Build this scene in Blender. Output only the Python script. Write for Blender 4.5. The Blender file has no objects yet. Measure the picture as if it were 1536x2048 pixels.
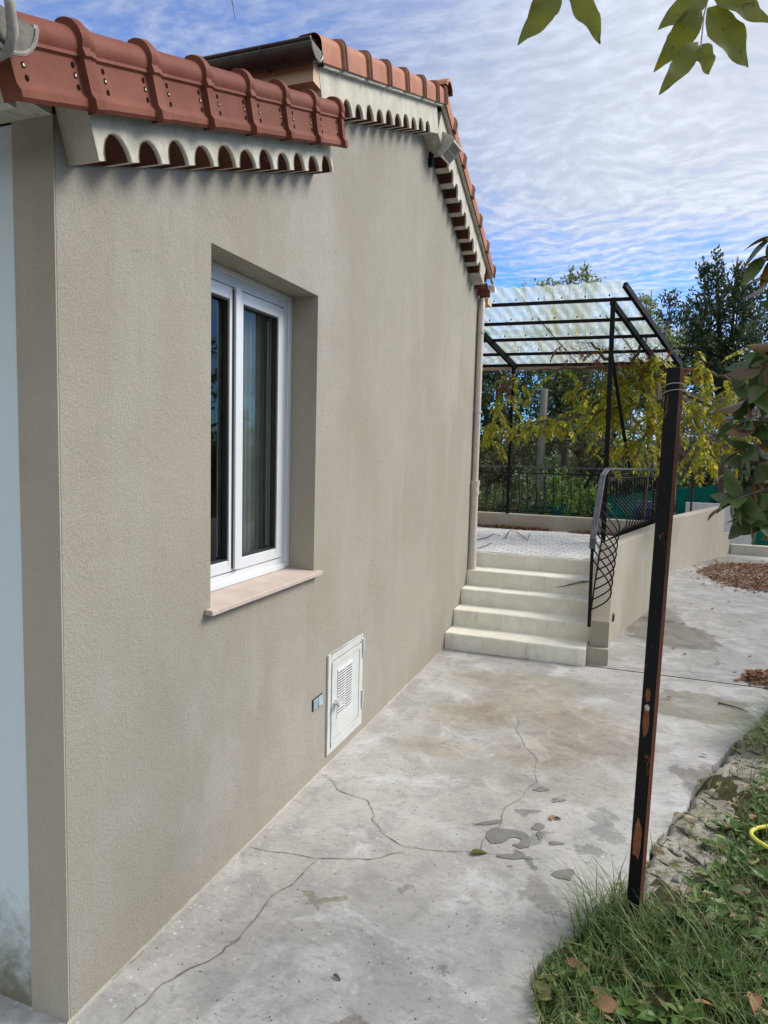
import bpy, bmesh, math, random
from mathutils import Vector, Matrix, noise as mnoise
from mathutils.geometry import tessellate_polygon
R = math.radians
rnd = random.Random(7)
SC = bpy.context.scene
COL = SC.collection

# ------------------------------------------------------------------ camera
F = 1372.5                                   # focal length in pixels of the 1536 x 2048 picture
CR = Vector((0.93792183, 0.34588938, 0.02575203))
CU = Vector((-0.05607108, 0.07793597, 0.99538034))
CF = Vector((-0.34228448, 0.9350329, -0.09249224))
CC = Vector((1.729, 0.0, 2.0))
cam_d = bpy.data.cameras.new('camera')
cam = bpy.data.objects.new('camera', cam_d)
COL.objects.link(cam)
cam.matrix_world = Matrix(((CR.x, CU.x, -CF.x, CC.x), (CR.y, CU.y, -CF.y, CC.y), (CR.z, CU.z, -CF.z, CC.z), (0, 0, 0, 1)))
cam_d.sensor_fit = 'VERTICAL'; cam_d.sensor_height = 36.0
cam_d.lens = F / 2048 * 36.0
cam_d.clip_start = 0.02; cam_d.clip_end = 2000
SC.camera = cam

# ------------------------------------------------------------------ light, sky
SUN_AZ, SUN_EL = R(58), R(40)                # azimuth from +Y towards +X
sd = bpy.data.lights.new('sun', 'SUN'); sd.energy = 2.0; sd.angle = R(24); sd.color = (1.0, 0.95, 0.87)
so = bpy.data.objects.new('sun', sd); COL.objects.link(so)
sdir = Vector((math.sin(SUN_AZ) * math.cos(SUN_EL), math.cos(SUN_AZ) * math.cos(SUN_EL), math.sin(SUN_EL)))
so.rotation_euler = sdir.to_track_quat('Z', 'Y').to_euler()
SC.view_settings.view_transform = 'Standard'; SC.view_settings.look = 'None'
SC.view_settings.exposure = 0.95; SC.view_settings.gamma = 1.0
SC.render.film_transparent = False
SC.render.engine = 'CYCLES'
SC.cycles.max_bounces = 6; SC.cycles.diffuse_bounces = 3; SC.cycles.glossy_bounces = 3
SC.cycles.transparent_max_bounces = 12; SC.cycles.transmission_bounces = 3

class NT:
    """small helper around a node tree"""
    def __init__(s, tree): s.t = tree; s.n = tree.nodes; s.l = tree.links
    def add(s, kind, ins=None, **props):
        nd = s.n.new(kind)
        for k, v in props.items(): setattr(nd, k, v)
        for k, v in (ins or {}).items():
            sock = nd.inputs[k]
            if isinstance(v, bpy.types.NodeSocket): s.l.new(v, sock)
            else:
                if isinstance(v, (tuple, list)) and len(v) == 3 and sock.type == 'RGBA': v = (*v, 1)
                sock.default_value = v
        return nd
    def math(s, op, a, b=0.0, c=None, clamp=False):
        d = {0: a, 1: b}
        if c is not None: d[2] = c
        return s.add('ShaderNodeMath', d, operation=op, use_clamp=clamp).outputs[0]
    def noise(s, vec, scale, detail=3, rough=0.55, dist=0.0):
        return s.add('ShaderNodeTexNoise', {'Vector': vec, 'Scale': scale, 'Detail': detail, 'Roughness': rough, 'Distortion': dist}).outputs[0]
    def map(s, vec, scale=(1, 1, 1), loc=(0, 0, 0), rot=(0, 0, 0)):
        return s.add('ShaderNodeMapping', {'Vector': vec, 'Scale': scale, 'Location': loc, 'Rotation': rot}).outputs[0]
    def ramp(s, fac, a, b, lo=0.0, hi=1.0):
        return s.add('ShaderNodeMapRange', {0: fac, 1: a, 2: b, 3: lo, 4: hi}, interpolation_type='SMOOTHSTEP').outputs[0]
    def mix(s, fac, a, b, blend='MIX'):
        nd = s.add('ShaderNodeMix', {'Factor': fac}, data_type='RGBA', blend_type=blend)
        for idx, v in ((6, a), (7, b)):
            if isinstance(v, bpy.types.NodeSocket): s.l.new(v, nd.inputs[idx])
            else: nd.inputs[idx].default_value = (*v, 1) if len(v) == 3 else v
        return nd.outputs[2]
    def coord(s, which='Object'):
        return s.add('ShaderNodeTexCoord').outputs[which]

W = bpy.data.worlds.new('World'); SC.world = W; W.use_nodes = True
wt = NT(W.node_tree); W.node_tree.nodes.clear()
def build_sky():
    sky = wt.add('ShaderNodeTexSky', sky_type='NISHITA', sun_disc=False, sun_elevation=SUN_EL, sun_rotation=SUN_AZ,
                 altitude=200, air_density=1.0, dust_density=0.3, ozone_density=2.5)
    tint = wt.mix(1.0, sky.outputs[0], (0.36, 0.82, 1.42), 'MULTIPLY')
    bg1 = wt.add('ShaderNodeBackground', {'Color': tint, 'Strength': 0.085})
    d = wt.coord('Generated')
    sep = wt.add('ShaderNodeSeparateXYZ', {0: d})
    dz = wt.math('ADD', wt.math('MAXIMUM', sep.outputs[2], 0.0), 0.10)
    px = wt.math('DIVIDE', sep.outputs[0], dz); py = wt.math('DIVIDE', sep.outputs[1], dz)
    p = wt.add('ShaderNodeCombineXYZ', {0: px, 1: py, 2: 0.0}).outputs[0]
    warp = wt.add('ShaderNodeTexNoise', {'Vector': p, 'Scale': 0.9, 'Detail': 2.0})
    pw = wt.add('ShaderNodeVectorMath', {0: p, 1: wt.add('ShaderNodeVectorMath', {0: warp.outputs[1], 'Scale': 0.55}, operation='SCALE').outputs[0]}, operation='ADD').outputs[0]
    big = wt.noise(wt.map(pw, (0.55, 0.42, 1), (3.1, 1.35, 0)), 1.0, 4, 0.55)
    mid = wt.noise(wt.map(pw, (1.3, 2.6, 1), (0, 0, 0), (0, 0, R(14))), 1.5, 5, 0.6)
    # ripples: thin rolls lying across the view
    rip = wt.add('ShaderNodeTexWave', {'Vector': wt.map(pw, (1, 1, 1), (0, 0, 0), (0, 0, R(10))), 'Scale': 3.4, 'Distortion': 11.0, 'Detail': 3.0, 'Detail Scale': 1.6, 'Detail Roughness': 0.6},
                 wave_type='BANDS', bands_direction='Y').outputs[1]
    puff = wt.noise(wt.map(pw, (7.0, 12.0, 1), (0, 0, 0), (0, 0, R(10))), 2.2, 5, 0.62)
    tex = wt.math('ADD', wt.math('MULTIPLY', rip, wt.ramp(sep.outputs[2], 0.15, 0.55, 0.17, 0.08)), wt.math('ADD', wt.math('MULTIPLY', puff, 0.60), wt.math('MULTIPLY', mid, 0.55)))
    # more cover overhead and towards the sun, clearer near the horizon
    toward = wt.math('MULTIPLY', wt.ramp(sep.outputs[2], 0.12, 0.46), 0.34)
    sunv = wt.add('ShaderNodeVectorMath', {0: d, 1: tuple(Vector((math.sin(R(14)), math.cos(R(14)), 0.38)).normalized())}, operation='DOT_PRODUCT').outputs[1]
    near = wt.ramp(sunv, 0.80, 1.0)
    cover = wt.math('ADD', wt.math('ADD', big, toward), wt.math('MULTIPLY', near, 0.20))
    dens = wt.math('ADD', wt.math('MULTIPLY', cover, 1.30), wt.math('MULTIPLY', tex, 0.85))
    # thin cloud glows round the veiled sun, which stands outside the picture to the right
    sdot = wt.add('ShaderNodeVectorMath', {0: d, 1: tuple(sdir)}, operation='DOT_PRODUCT').outputs[1]
    glow = wt.ramp(sdot, 0.72, 1.0)
    mask = wt.math('MAXIMUM', wt.ramp(dens, 1.10, 1.72, 0.0, 0.97), glow)
    lum0 = wt.math('ADD', wt.ramp(tex, 0.50, 0.95, 0.32, 0.46), wt.math('MULTIPLY', near, 0.09))
    lum = wt.math('ADD', lum0, wt.math('MULTIPLY', glow, 1.0))
    ccol = wt.mix(near, (0.60, 0.71, 1.02), (0.86, 0.92, 1.04))
    # the half of the sky behind the camera is an even bright veil
    back = wt.ramp(sep.outputs[1], 0.10, -0.35)
    mask = wt.math('MAXIMUM', mask, back)
    lum = wt.math('ADD', lum, wt.math('MULTIPLY', back, 0.14))
    ccol = wt.mix(back, ccol, (0.80, 0.87, 0.95))
    ccol = wt.mix(glow, ccol, (1.0, 0.93, 0.82))
    bg2 = wt.add('ShaderNodeBackground', {'Color': ccol, 'Strength': lum})
    mx = wt.add('ShaderNodeMixShader', {0: mask, 1: bg1.outputs[0], 2: bg2.outputs[0]})
    wt.add('ShaderNodeOutputWorld', {0: mx.outputs[0]})
build_sky()

# ------------------------------------------------------------------ where things stand in the place
def ray(x, y): return CF + CR * ((x - 768) / F) - CU * ((y - 1024) / F)
def on_x(x, y, X): d = ray(x, y); return CC + d * ((X - CC.x) / d.x)
def on_y(x, y, Y): d = ray(x, y); return CC + d * (Y / d.y)
def on_z(x, y, Z=0.0): d = ray(x, y); return CC + d * ((Z - CC.z) / d.z)

# ------------------------------------------------------------------ mesh helpers
class MB:
    def __init__(s): s.v = []; s.f = []; s.m = []
    def add(s, vs, fs, mi=0):
        o = len(s.v); s.v.extend([tuple(v) for v in vs]); s.f.extend([tuple(i + o for i in f) for f in fs]); s.m.extend([mi] * len(fs)); return s
    def box(s, a, b, mi=0):
        x0, y0, z0 = a; x1, y1, z1 = b
        return s.add([(x0, y0, z0), (x1, y0, z0), (x1, y1, z0), (x0, y1, z0), (x0, y0, z1), (x1, y0, z1), (x1, y1, z1), (x0, y1, z1)],
              [(0, 3, 2, 1), (4, 5, 6, 7), (0, 1, 5, 4), (1, 2, 6, 5), (2, 3, 7, 6), (3, 0, 4, 7)], mi)
    def bar(s, p, q, w, h, mi=0, up=(0, 0, 1)):
        p = Vector(p); q = Vector(q); d = (q - p).normalized(); u = Vector(up)
        sd_ = d.cross(u)
        if sd_.length < 1e-4: sd_ = d.cross(Vector((0, 1, 0)))
        sd_.normalize(); u = sd_.cross(d).normalized()
        vs = []
        for c in (p, q):
            for a, b in ((-1, -1), (1, -1), (1, 1), (-1, 1)): vs.append(c + sd_ * (a * w / 2) + u * (b * h / 2))
        return s.add(vs, [(0, 1, 2, 3), (7, 6, 5, 4), (0, 4, 5, 1), (1, 5, 6, 2), (2, 6, 7, 3), (3, 7, 4, 0)], mi)
    def tube(s, pts, rad, n=8, mi=0, cap=True):
        pts = [Vector(p) for p in pts]; k = len(pts)
        if not isinstance(rad, (list, tuple)): rad = [rad] * k
        vs = []; prev = None
        for i, p in enumerate(pts):
            d = (pts[min(i + 1, k - 1)] - pts[max(i - 1, 0)])
            if d.length < 1e-9: d = Vector((0, 0, 1))
            d.normalize()
            if prev is None:
                a = d.cross(Vector((0, 0, 1)))
                if a.length < 1e-3: a = d.cross(Vector((0, 1, 0)))
            else: a = prev - d * prev.dot(d)
            a.normalize(); prev = a; b = d.cross(a)
            for j in range(n):
                t = 2 * math.pi * j / n; vs.append(p + (a * math.cos(t) + b * math.sin(t)) * rad[i])
        fs = []
        for i in range(k - 1):
            for j in range(n):
                fs.append((i * n + j, i * n + (j + 1) % n, (i + 1) * n + (j + 1) % n, (i + 1) * n + j))
        if cap: fs.append(tuple(range(n - 1, -1, -1))); fs.append(tuple((k - 1) * n + j for j in range(n)))
        return s.add(vs, fs, mi)
    def poly(s, outer, holes, to3, mi=0, flip=False):
        loops = [[Vector((a, b, 0)) for a, b in outer]] + [[Vector((a, b, 0)) for a, b in h] for h in holes]
        tris = tessellate_polygon(loops); flat = [q for l in loops for q in l]
        return s.add([to3(q.x, q.y) for q in flat], [(t[::-1] if flip else t) for t in tris], mi)
    def strip(s, rows, mi=0, close=False):
        n = len(rows[0]); vs = [p for r in rows for p in r]; fs = []
        for i in range(len(rows) - 1):
            for j in range(n - (0 if close else 1)):
                fs.append((i * n + j, i * n + (j + 1) % n, (i + 1) * n + (j + 1) % n, (i + 1) * n + j))
        return s.add(vs, fs, mi)
    def build(s, name, mats, parent=None, smooth=False, label=None):
        me = bpy.data.meshes.new(name); me.from_pydata(s.v, [], s.f)
        if not isinstance(mats, (list, tuple)): mats = [mats]
        for m in mats: me.materials.append(m)
        if any(s.m): me.polygons.foreach_set('material_index', s.m)
        if smooth: me.polygons.foreach_set('use_smooth', [True] * len(s.f))
        me.update()
        o = bpy.data.objects.new(name, me); COL.objects.link(o)
        if parent:
            o.parent = parent; o.matrix_parent_inverse = parent.matrix_world.inverted() if False else Matrix.Identity(4)
        if label: o['label'] = label
        return o
def thing(name, label, cat, loc=(0, 0, 0), group=None):
    o = bpy.data.objects.new(name, None); COL.objects.link(o); o.location = loc
    o['label'] = label; o['category'] = cat
    if group: o['group'] = group
    o.empty_display_size = 0.2
    return o
def tag(o, label, cat, group=None):
    o['label'] = label; o['category'] = cat
    if group: o['group'] = group
    return o
def struct(o, kind='structure', label=None, cat=None):
    o['kind'] = kind
    if label: o['label'] = label
    if cat: o['category'] = cat
    return o
def bevel(o, w=0.008, seg=2, ang=35):
    # collapse the modifier on the data itself
    bm = bmesh.new(); bm.from_mesh(o.data); bmesh.ops.remove_doubles(bm, verts=bm.verts, dist=1e-5)
    bmesh.ops.recalc_face_normals(bm, faces=bm.faces)
    es = [e for e in bm.edges if len(e.link_faces) == 2 and e.calc_face_angle(0) > R(ang)]
    bmesh.ops.bevel(bm, geom=es, offset=w, segments=seg, affect='EDGES', profile=0.5)
    bm.to_mesh(o.data); bm.free(); return o
def normals_out(o):
    bm = bmesh.new(); bm.from_mesh(o.data); bmesh.ops.recalc_face_normals(bm, faces=bm.faces); bm.to_mesh(o.data); bm.free(); return o

# ------------------------------------------------------------------ materials
def new_mat(name):
    m = bpy.data.materials.new(name); m.use_nodes = True; m.node_tree.nodes.clear(); return m, NT(m.node_tree)
def finish(t, color, rough=0.8, bump=None, bstr=0.4, bdist=0.01, spec=0.3, metal=0.0, **kw):
    ins = {'Base Color': color, 'Roughness': rough, 'Specular IOR Level': spec, 'Metallic': metal}
    ins.update(kw)
    if bump is not None:
        ins['Normal'] = t.add('ShaderNodeBump', {'Height': bump, 'Strength': bstr, 'Distance': bdist}).outputs[0]
    p = t.add('ShaderNodeBsdfPrincipled', ins)
    t.add('ShaderNodeOutputMaterial', {0: p.outputs[0]}); return p

def stucco(name, c1, c2, c3, grain=1.0, streak=0.5, ao=0):
    m, t = new_mat(name); co = t.coord('Object')
    g1 = t.noise(co, 150, 4, 0.7, 0.9)
    g2 = t.noise(t.map(co, (1, 1, 1), (0, 0, 0), (R(20), 0, 0)), 60, 3, 0.6, 1.2)
    sw = t.noise(co, 7, 2, 0.5, 2.0)
    direction = t.noise(t.map(co, (1, 1.0, 0.35)), 95, 2, 0.6, 1.0)
    h = t.math('ADD', t.math('MULTIPLY', g1, 1.0), t.math('ADD', t.math('MULTIPLY', g2, 0.5), t.math('MULTIPLY', direction, t.math('MULTIPLY', sw, 1.4))))
    big = t.noise(co, 0.9, 4, 0.6, 0.4)
    st = t.noise(t.map(co, (2.4, 2.4, 0.42), (0.3, 0.7, 0)), 1.6, 5, 0.62)
    col = t.mix(t.ramp(big, 0.38, 0.64), c1, c2)
    lil = t.noise(t.map(co, (1, 0.9, 0.6), (2.2, 0.4, 5.1)), 1.25, 5, 0.65, 0.5)
    col = t.mix(t.ramp(lil, 0.48, 0.70, 0.0, 0.5 if grain > 0.5 else 0.2), col, (0.43, 0.405, 0.395))
    col = t.mix(t.math('MULTIPLY', t.ramp(st, 0.45, 0.72), streak), col, c3)
    if grain > 0.5:   # splashed reddish dirt along the foot of the wall, darker upright streaks towards the top
        zz = t.add('ShaderNodeSeparateXYZ', {0: co}).outputs[2]; ds = t.noise(t.map(co, (1, 1, 1.4), (3, 1, 2)), 5, 6, 0.72, 0.5)
        foot = t.ramp(t.math('SUBTRACT', zz, t.math('MULTIPLY', ds, 0.9)), -0.46, -0.12, 0.4, 0.0)
        col = t.mix(foot, col, (0.33, 0.28, 0.225))
        run = t.math('MULTIPLY', t.ramp(t.noise(t.map(co, (5, 5, 0.35)), 2.2, 5, 0.7), 0.52, 0.70), t.ramp(zz, 1.9, 3.0, 0.0, 0.35))
        col = t.mix(run, col, (0.30, 0.275, 0.235))
    # grain: pits darker than the ridges
    col = t.mix(t.ramp(g1, 0.28, 0.75, 0.26, 0.0), col, (0.10, 0.09, 0.07))
    finish(t, col, 0.92, h, 0.8 * grain, 0.005, 0.15)
    return m
M = {}
M['wall'] = stucco('beige_roughcast', (0.328, 0.303, 0.252), (0.358, 0.333, 0.283), (0.41, 0.387, 0.352), 1.0, 0.4)
M['wall_smooth'] = stucco('beige_render', (0.36, 0.325, 0.26), (0.41, 0.375, 0.31), (0.47, 0.435, 0.38), 0.35, 0.5)
def white_wall():
    m, t = new_mat('pale_painted_render'); co = t.coord('Object'); z = t.add('ShaderNodeSeparateXYZ', {0: co}).outputs[2]
    n = t.noise(co, 9, 5, 0.65, 0.5); n2 = t.noise(co, 120, 3)
    moss = t.ramp(t.math('SUBTRACT', t.math('ADD', z, 0.0), t.math('MULTIPLY', n, 0.8)), -0.45, 0.06, 1.0, 0.0)
    col = t.mix(t.noise(co, 1.5, 3), (0.52, 0.60, 0.63), (0.60, 0.66, 0.68))
    col = t.mix(t.math('MULTIPLY', moss, 0.9), col, (0.13, 0.12, 0.06))
    finish(t, col, 0.85, n2, 0.5, 0.004, 0.2); return m
M['white_wall'] = white_wall()
def cornice_mat():
    m, t = new_mat('cornice_render'); co = t.coord('Object')
    n = t.noise(t.map(co, (1, 1, 0.5)), 9, 6, 0.7, 0.5); g = t.noise(co, 70, 4)
    col = t.mix(t.ramp(n, 0.3, 0.7), (0.40, 0.385, 0.32), (0.54, 0.52, 0.45))
    spots = t.ramp(t.noise(co, 26, 4, 0.7), 0.64, 0.74)
    col = t.mix(t.math('MULTIPLY', spots, 0.5), col, (0.10, 0.09, 0.07))
    finish(t, col, 0.9, t.math('ADD', t.math('MULTIPLY', g, 0.5), n), 0.6, 0.008, 0.15); return m
M['cornice'] = cornice_mat()
def terracotta(name, c1, c2, dirt=0.3, scale=1.0):
    m, t = new_mat(name); co = t.coord('Object')
    n = t.noise(co, 6 * scale, 5, 0.65, 0.3); g = t.noise(co, 180, 3)
    col = t.mix(t.ramp(n, 0.3, 0.72), c1, c2)
    d = t.ramp(t.noise(co, 22 * scale, 5, 0.7, 0.5), 0.55, 0.75)
    col = t.mix(t.math('MULTIPLY', d, dirt), col, (0.10, 0.06, 0.05))
    rv_ = t.add('ShaderNodeObjectInfo').outputs['Random']
    col = t.mix(t.math('MULTIPLY', rv_, 0.45), col, tuple(c * 0.62 for c in c1))
    pale = t.ramp(t.noise(t.map(co, (1, 1, 1), (4, 2, 1)), 14, 6, 0.75), 0.60, 0.78)
    col = t.mix(t.math('MULTIPLY', pale, 0.25), col, (0.50, 0.36, 0.30))
    finish(t, col, 0.62, t.math('ADD', t.math('MULTIPLY', g, 0.6), n), 0.4, 0.003, 0.10); return m
M['tile_red'] = terracotta('red_verge_tile', (0.155, 0.047, 0.030), (0.205, 0.074, 0.050), 0.25)
M['tile_pink'] = terracotta('pink_verge_tile', (0.34, 0.135, 0.082), (0.42, 0.20, 0.13), 0.35)
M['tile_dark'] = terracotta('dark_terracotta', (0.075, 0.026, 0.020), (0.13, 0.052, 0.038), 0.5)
def paint(name, col, rough=0.4, var=0.06, spec=0.5, metal=0.0, bump=0.1, bs=60, **kw):
    m, t = new_mat(name); co = t.coord('Object'); n = t.noise(co, 8, 5, 0.65)
    c2 = tuple(max(0, c * (1 - var * 3)) for c in col)
    c = t.mix(t.ramp(n, 0.35, 0.75), col, c2)
    finish(t, c, rough, t.noise(co, bs, 3), bump, 0.002, spec, metal, **kw); return m
M['pvc'] = paint('white_pvc', (0.60, 0.63, 0.66), 0.28, 0.02, 0.5, bump=0.02)
M['seal'] = paint('black_seal', (0.02, 0.02, 0.02), 0.6)
M['cab'] = paint('cabinet_paint', (0.55, 0.565, 0.55), 0.38, 0.05, bump=0.05)
M['cab_white'] = paint('grille_white', (0.70, 0.71, 0.73), 0.35, 0.03)
M['dark'] = paint('dark_void', (0.012, 0.008, 0.007), 0.95, spec=0.05)
M['sill'] = terracotta('sill_stone', (0.44, 0.355, 0.315), (0.52, 0.44, 0.395), 0.05)
M['lamp_grey'] = paint('lamp_housing', (0.50, 0.49, 0.45), 0.5, 0.1)
M['lamp_glass'] = paint('lamp_glass', (0.30, 0.33, 0.31), 0.25, 0.2)
M['pipe'] = paint('beige_downpipe', (0.56, 0.50, 0.44), 0.42, 0.05, bump=0.03)
M['gutter_dark'] = paint('dark_gutter', (0.055, 0.04, 0.036), 0.35, 0.25)
M['gutter_pale'] = paint('pale_gutter', (0.55, 0.42, 0.34), 0.5, 0.08)
M['peach'] = paint('peach_render', (0.58, 0.42, 0.31), 0.9, 0.06)
M['blue_film'] = paint('pale_blue_cover', (0.36, 0.44, 0.50), 0.3, 0.15)
M['white_paint'] = paint('white_wall_panel', (0.80, 0.80, 0.82), 0.8, 0.03)
M['barrel'] = paint('blue_plastic', (0.02, 0.07, 0.22), 0.4, 0.1)
M['hose'] = paint('yellow_hose', (0.72, 0.66, 0.10), 0.35, 0.06)
M['brass'] = paint('zinc_screw', (0.34, 0.30, 0.22), 0.5, 0.1, metal=0.3)
def iron(name, rust=0.0, base=(0.005, 0.005, 0.006), gloss=0.5):
    m, t = new_mat(name); co = t.coord('Object')
    n = t.noise(t.map(co, (1, 1, 0.45)), 16, 6, 0.7, 0.6); n2 = t.noise(co, 90, 4, 0.7)
    col = t.mix(t.noise(co, 30, 3), base, tuple(c * 1.8 for c in base))
    if rust > 0:
        rm = t.ramp(n, 0.66 - rust * 0.12, 0.70 - rust * 0.10)
        col = t.mix(rm, col, t.mix(n2, (0.24, 0.075, 0.03), (0.07, 0.022, 0.012)))
        wm = t.ramp(t.noise(t.map(co, (1, 1, 0.5), (2, 5, 1)), 38, 5, 0.75, 0.4), 0.67, 0.70)
        col = t.mix(t.math('MULTIPLY', wm, 0.85), col, (0.42, 0.40, 0.38))
    finish(t, col, gloss, t.math('ADD', n, t.math('MULTIPLY', n2, 0.4)), 0.5, 0.003, 0.14); return m
M['iron'] = iron('black_wrought_iron')
M['iron_rust'] = iron('rusty_black_post', 0.45, gloss=0.40)
M['rust'] = iron('brown_rust', 0.0, (0.075, 0.027, 0.015), 0.7)
def handrail_mat():
    m, t = new_mat('worn_handrail'); co = t.coord('Object'); n = t.noise(co, 14, 5, 0.7)
    col = t.mix(t.ramp(n, 0.42, 0.7), (0.055, 0.06, 0.07), (0.115, 0.12, 0.13))
    finish(t, col, 0.42, n, 0.3, 0.003, 0.5); return m
M['handrail'] = handrail_mat()
def glass():
    m, t = new_mat('window_glass')
    fr = t.add('ShaderNodeFresnel', {'IOR': 1.5}).outputs[0]
    fac = t.math('MINIMUM', t.math('MULTIPLY', fr, 0.85), 1.0)
    co = t.coord('Object'); bmp = t.add('ShaderNodeBump', {'Height': t.noise(co, 3, 2), 'Strength': 0.05, 'Distance': 0.01}).outputs[0]
    g = t.add('ShaderNodeBsdfGlossy', {'Color': (0.9, 0.95, 0.93), 'Roughness': 0.02, 'Normal': bmp})
    tr = t.add('ShaderNodeBsdfTransparent', {'Color': (0.75, 0.80, 0.78)})
    mx = t.add('ShaderNodeMixShader', {0: fac, 1: tr.outputs[0], 2: g.outputs[0]})
    t.add('ShaderNodeOutputMaterial', {0: mx.outputs[0]}); return m
M['glass'] = glass()
M['room'] = paint('room_wall', (0.16, 0.155, 0.14), 0.9)
M['curtain'] = paint('grey_curtain', (0.62, 0.62, 0.58), 0.9, 0.08)
M['room_dark'] = paint('room_furniture', (0.05, 0.05, 0.05), 0.8)
def corr():
    m, t = new_mat('translucent_corrugated_sheet'); co = t.coord('Object')
    n = t.noise(co, 3.0, 5, 0.7, 0.5); s2 = t.noise(t.map(co, (6, 0.6, 1)), 3, 4, 0.6)
    col = t.mix(t.ramp(n, 0.35, 0.7), (0.60, 0.66, 0.64), (0.50, 0.57, 0.55))
    col = t.mix(t.ramp(s2, 0.50, 0.66, 0.0, 0.9), col, (0.50, 0.47, 0.27))
    tl = t.add('ShaderNodeBsdfTranslucent', {'Color': col})
    tp = t.add('ShaderNodeBsdfTransparent', {'Color': (0.70, 0.77, 0.74)})
    gl = t.add('ShaderNodeBsdfGlossy', {'Roughness': 0.35, 'Color': (0.8, 0.8, 0.8)})
    a = t.add('ShaderNodeMixShader', {0: 0.48, 1: tl.outputs[0], 2: tp.outputs[0]})
    b = t.add('ShaderNodeMixShader', {0: 0.06, 1: a.outputs[0], 2: gl.outputs[0]})
    t.add('ShaderNodeOutputMaterial', {0: b.outputs[0]}); return m
M['sheet'] = corr()
def netting():
    m, t = new_mat('green_windbreak_net'); co = t.coord('Object')
    n = t.noise(co, 2.2, 4, 0.6); w = t.noise(t.map(co, (40, 40, 3)), 1.0, 2)
    col = t.mix(t.ramp(n, 0.3, 0.7), (0.003, 0.060, 0.048), (0.006, 0.095, 0.078))
    col = t.mix(t.math('MULTIPLY', w, 0.4), col, (0.01, 0.08, 0.06))
    df = t.add('ShaderNodeBsdfDiffuse', {'Color': col}); tl = t.add('ShaderNodeBsdfTranslucent', {'Color': col})
    mx = t.add('ShaderNodeMixShader', {0: 0.4, 1: df.outputs[0], 2: tl.outputs[0]})
    t.add('ShaderNodeOutputMaterial', {0: mx.outputs[0]}); return m
M['net'] = netting()
def leafmat(name, cols, rough=0.5, transl=0.35, spec=0.4):
    """colour varies from leaf to leaf: every leaf is its own mesh island"""
    m, t = new_mat(name)
    r = t.add('ShaderNodeNewGeometry').outputs['Random Per Island']
    cr = t.add('ShaderNodeValToRGB', {0: r}); cr.color_ramp.interpolation = 'LINEAR'
    el = cr.color_ramp.elements
    while len(el) < len(cols): el.new(0.5)
    for i, c in enumerate(cols): el[i].position = i / max(1, len(cols) - 1); el[i].color = (*c, 1)
    n = t.noise(t.coord('Object'), 30, 3)
    col = t.mix(t.math('MULTIPLY', n, 0.5), cr.outputs[0], tuple(x * 0.5 for x in cols[0]))
    p = t.add('ShaderNodeBsdfPrincipled', {'Base Color': col, 'Roughness': rough, 'Specular IOR Level': spec})
    tl = t.add('ShaderNodeBsdfTranslucent', {'Color': col})
    mx = t.add('ShaderNodeMixShader', {0: transl, 1: p.outputs[0], 2: tl.outputs[0]})
    t.add('ShaderNodeOutputMaterial', {0: mx.outputs[0]}); return m
M['bark'] = terracotta('bark', (0.10, 0.075, 0.055), (0.17, 0.135, 0.10), 0.5, 2)
M['twig_dry'] = terracotta('dry_twig', (0.16, 0.125, 0.10), (0.26, 0.21, 0.17), 0.3, 2)
M['l_laurel'] = leafmat('laurel_leaf', [(0.035, 0.061, 0.025), (0.070, 0.114, 0.043), (0.047, 0.081, 0.043), (0.133, 0.163, 0.043)], 0.42, 0.2)
M['l_olive'] = leafmat('olive_green_leaf', [(0.088, 0.137, 0.051), (0.158, 0.218, 0.072), (0.211, 0.255, 0.086), (0.105, 0.164, 0.072)], 0.5, 0.35)
M['l_dark'] = leafmat('dark_tree_leaf', [(0.039, 0.083, 0.035), (0.078, 0.125, 0.047), (0.117, 0.157, 0.047), (0.058, 0.104, 0.055)], 0.5, 0.3)
M['l_yellowgreen'] = leafmat('yellow_green_leaf', [(0.211, 0.276, 0.060), (0.317, 0.373, 0.096), (0.132, 0.207, 0.060), (0.422, 0.414, 0.144)], 0.5, 0.45)
M['l_grey'] = leafmat('grey_brown_leaf', [(0.143, 0.154, 0.079), (0.215, 0.224, 0.109), (0.114, 0.154, 0.061), (0.243, 0.231, 0.121)], 0.6, 0.3)
M['l_bright'] = leafmat('bright_shrub_leaf', [(0.094, 0.195, 0.026), (0.172, 0.309, 0.039), (0.062, 0.146, 0.026), (0.234, 0.357, 0.065)], 0.5, 0.4)
M['l_wist'] = leafmat('wisteria_leaf', [(0.159, 0.246, 0.029), (0.318, 0.349, 0.029), (0.610, 0.517, 0.043), (0.512, 0.337, 0.029), (0.244, 0.284, 0.029), (0.366, 0.388, 0.043), (0.671, 0.544, 0.043)], 0.5, 0.6)
M['l_red'] = leafmat('red_brown_leaf', [(0.22, 0.07, 0.03), (0.34, 0.15, 0.04), (0.14, 0.06, 0.04)], 0.6, 0.4)
M['l_litter'] = leafmat('dry_leaf_litter', [(0.20, 0.09, 0.045), (0.30, 0.15, 0.08), (0.14, 0.06, 0.035), (0.38, 0.22, 0.12), (0.24, 0.11, 0.05), (0.10, 0.05, 0.03)], 0.75, 0.1, 0.2)
M['l_litter_green'] = leafmat('fallen_mixed_leaf', [(0.140, 0.168, 0.042), (0.280, 0.266, 0.084), (0.280, 0.168, 0.084), (0.112, 0.112, 0.042), (0.420, 0.336, 0.154), (0.168, 0.098, 0.056)], 0.55, 0.15, 0.4)
M['grass'] = leafmat('grass_blade', [(0.062, 0.128, 0.031), (0.125, 0.223, 0.050), (0.094, 0.182, 0.044), (0.200, 0.284, 0.083), (0.325, 0.311, 0.132), (0.075, 0.149, 0.033), (0.250, 0.324, 0.110)], 0.45, 0.35)
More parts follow.
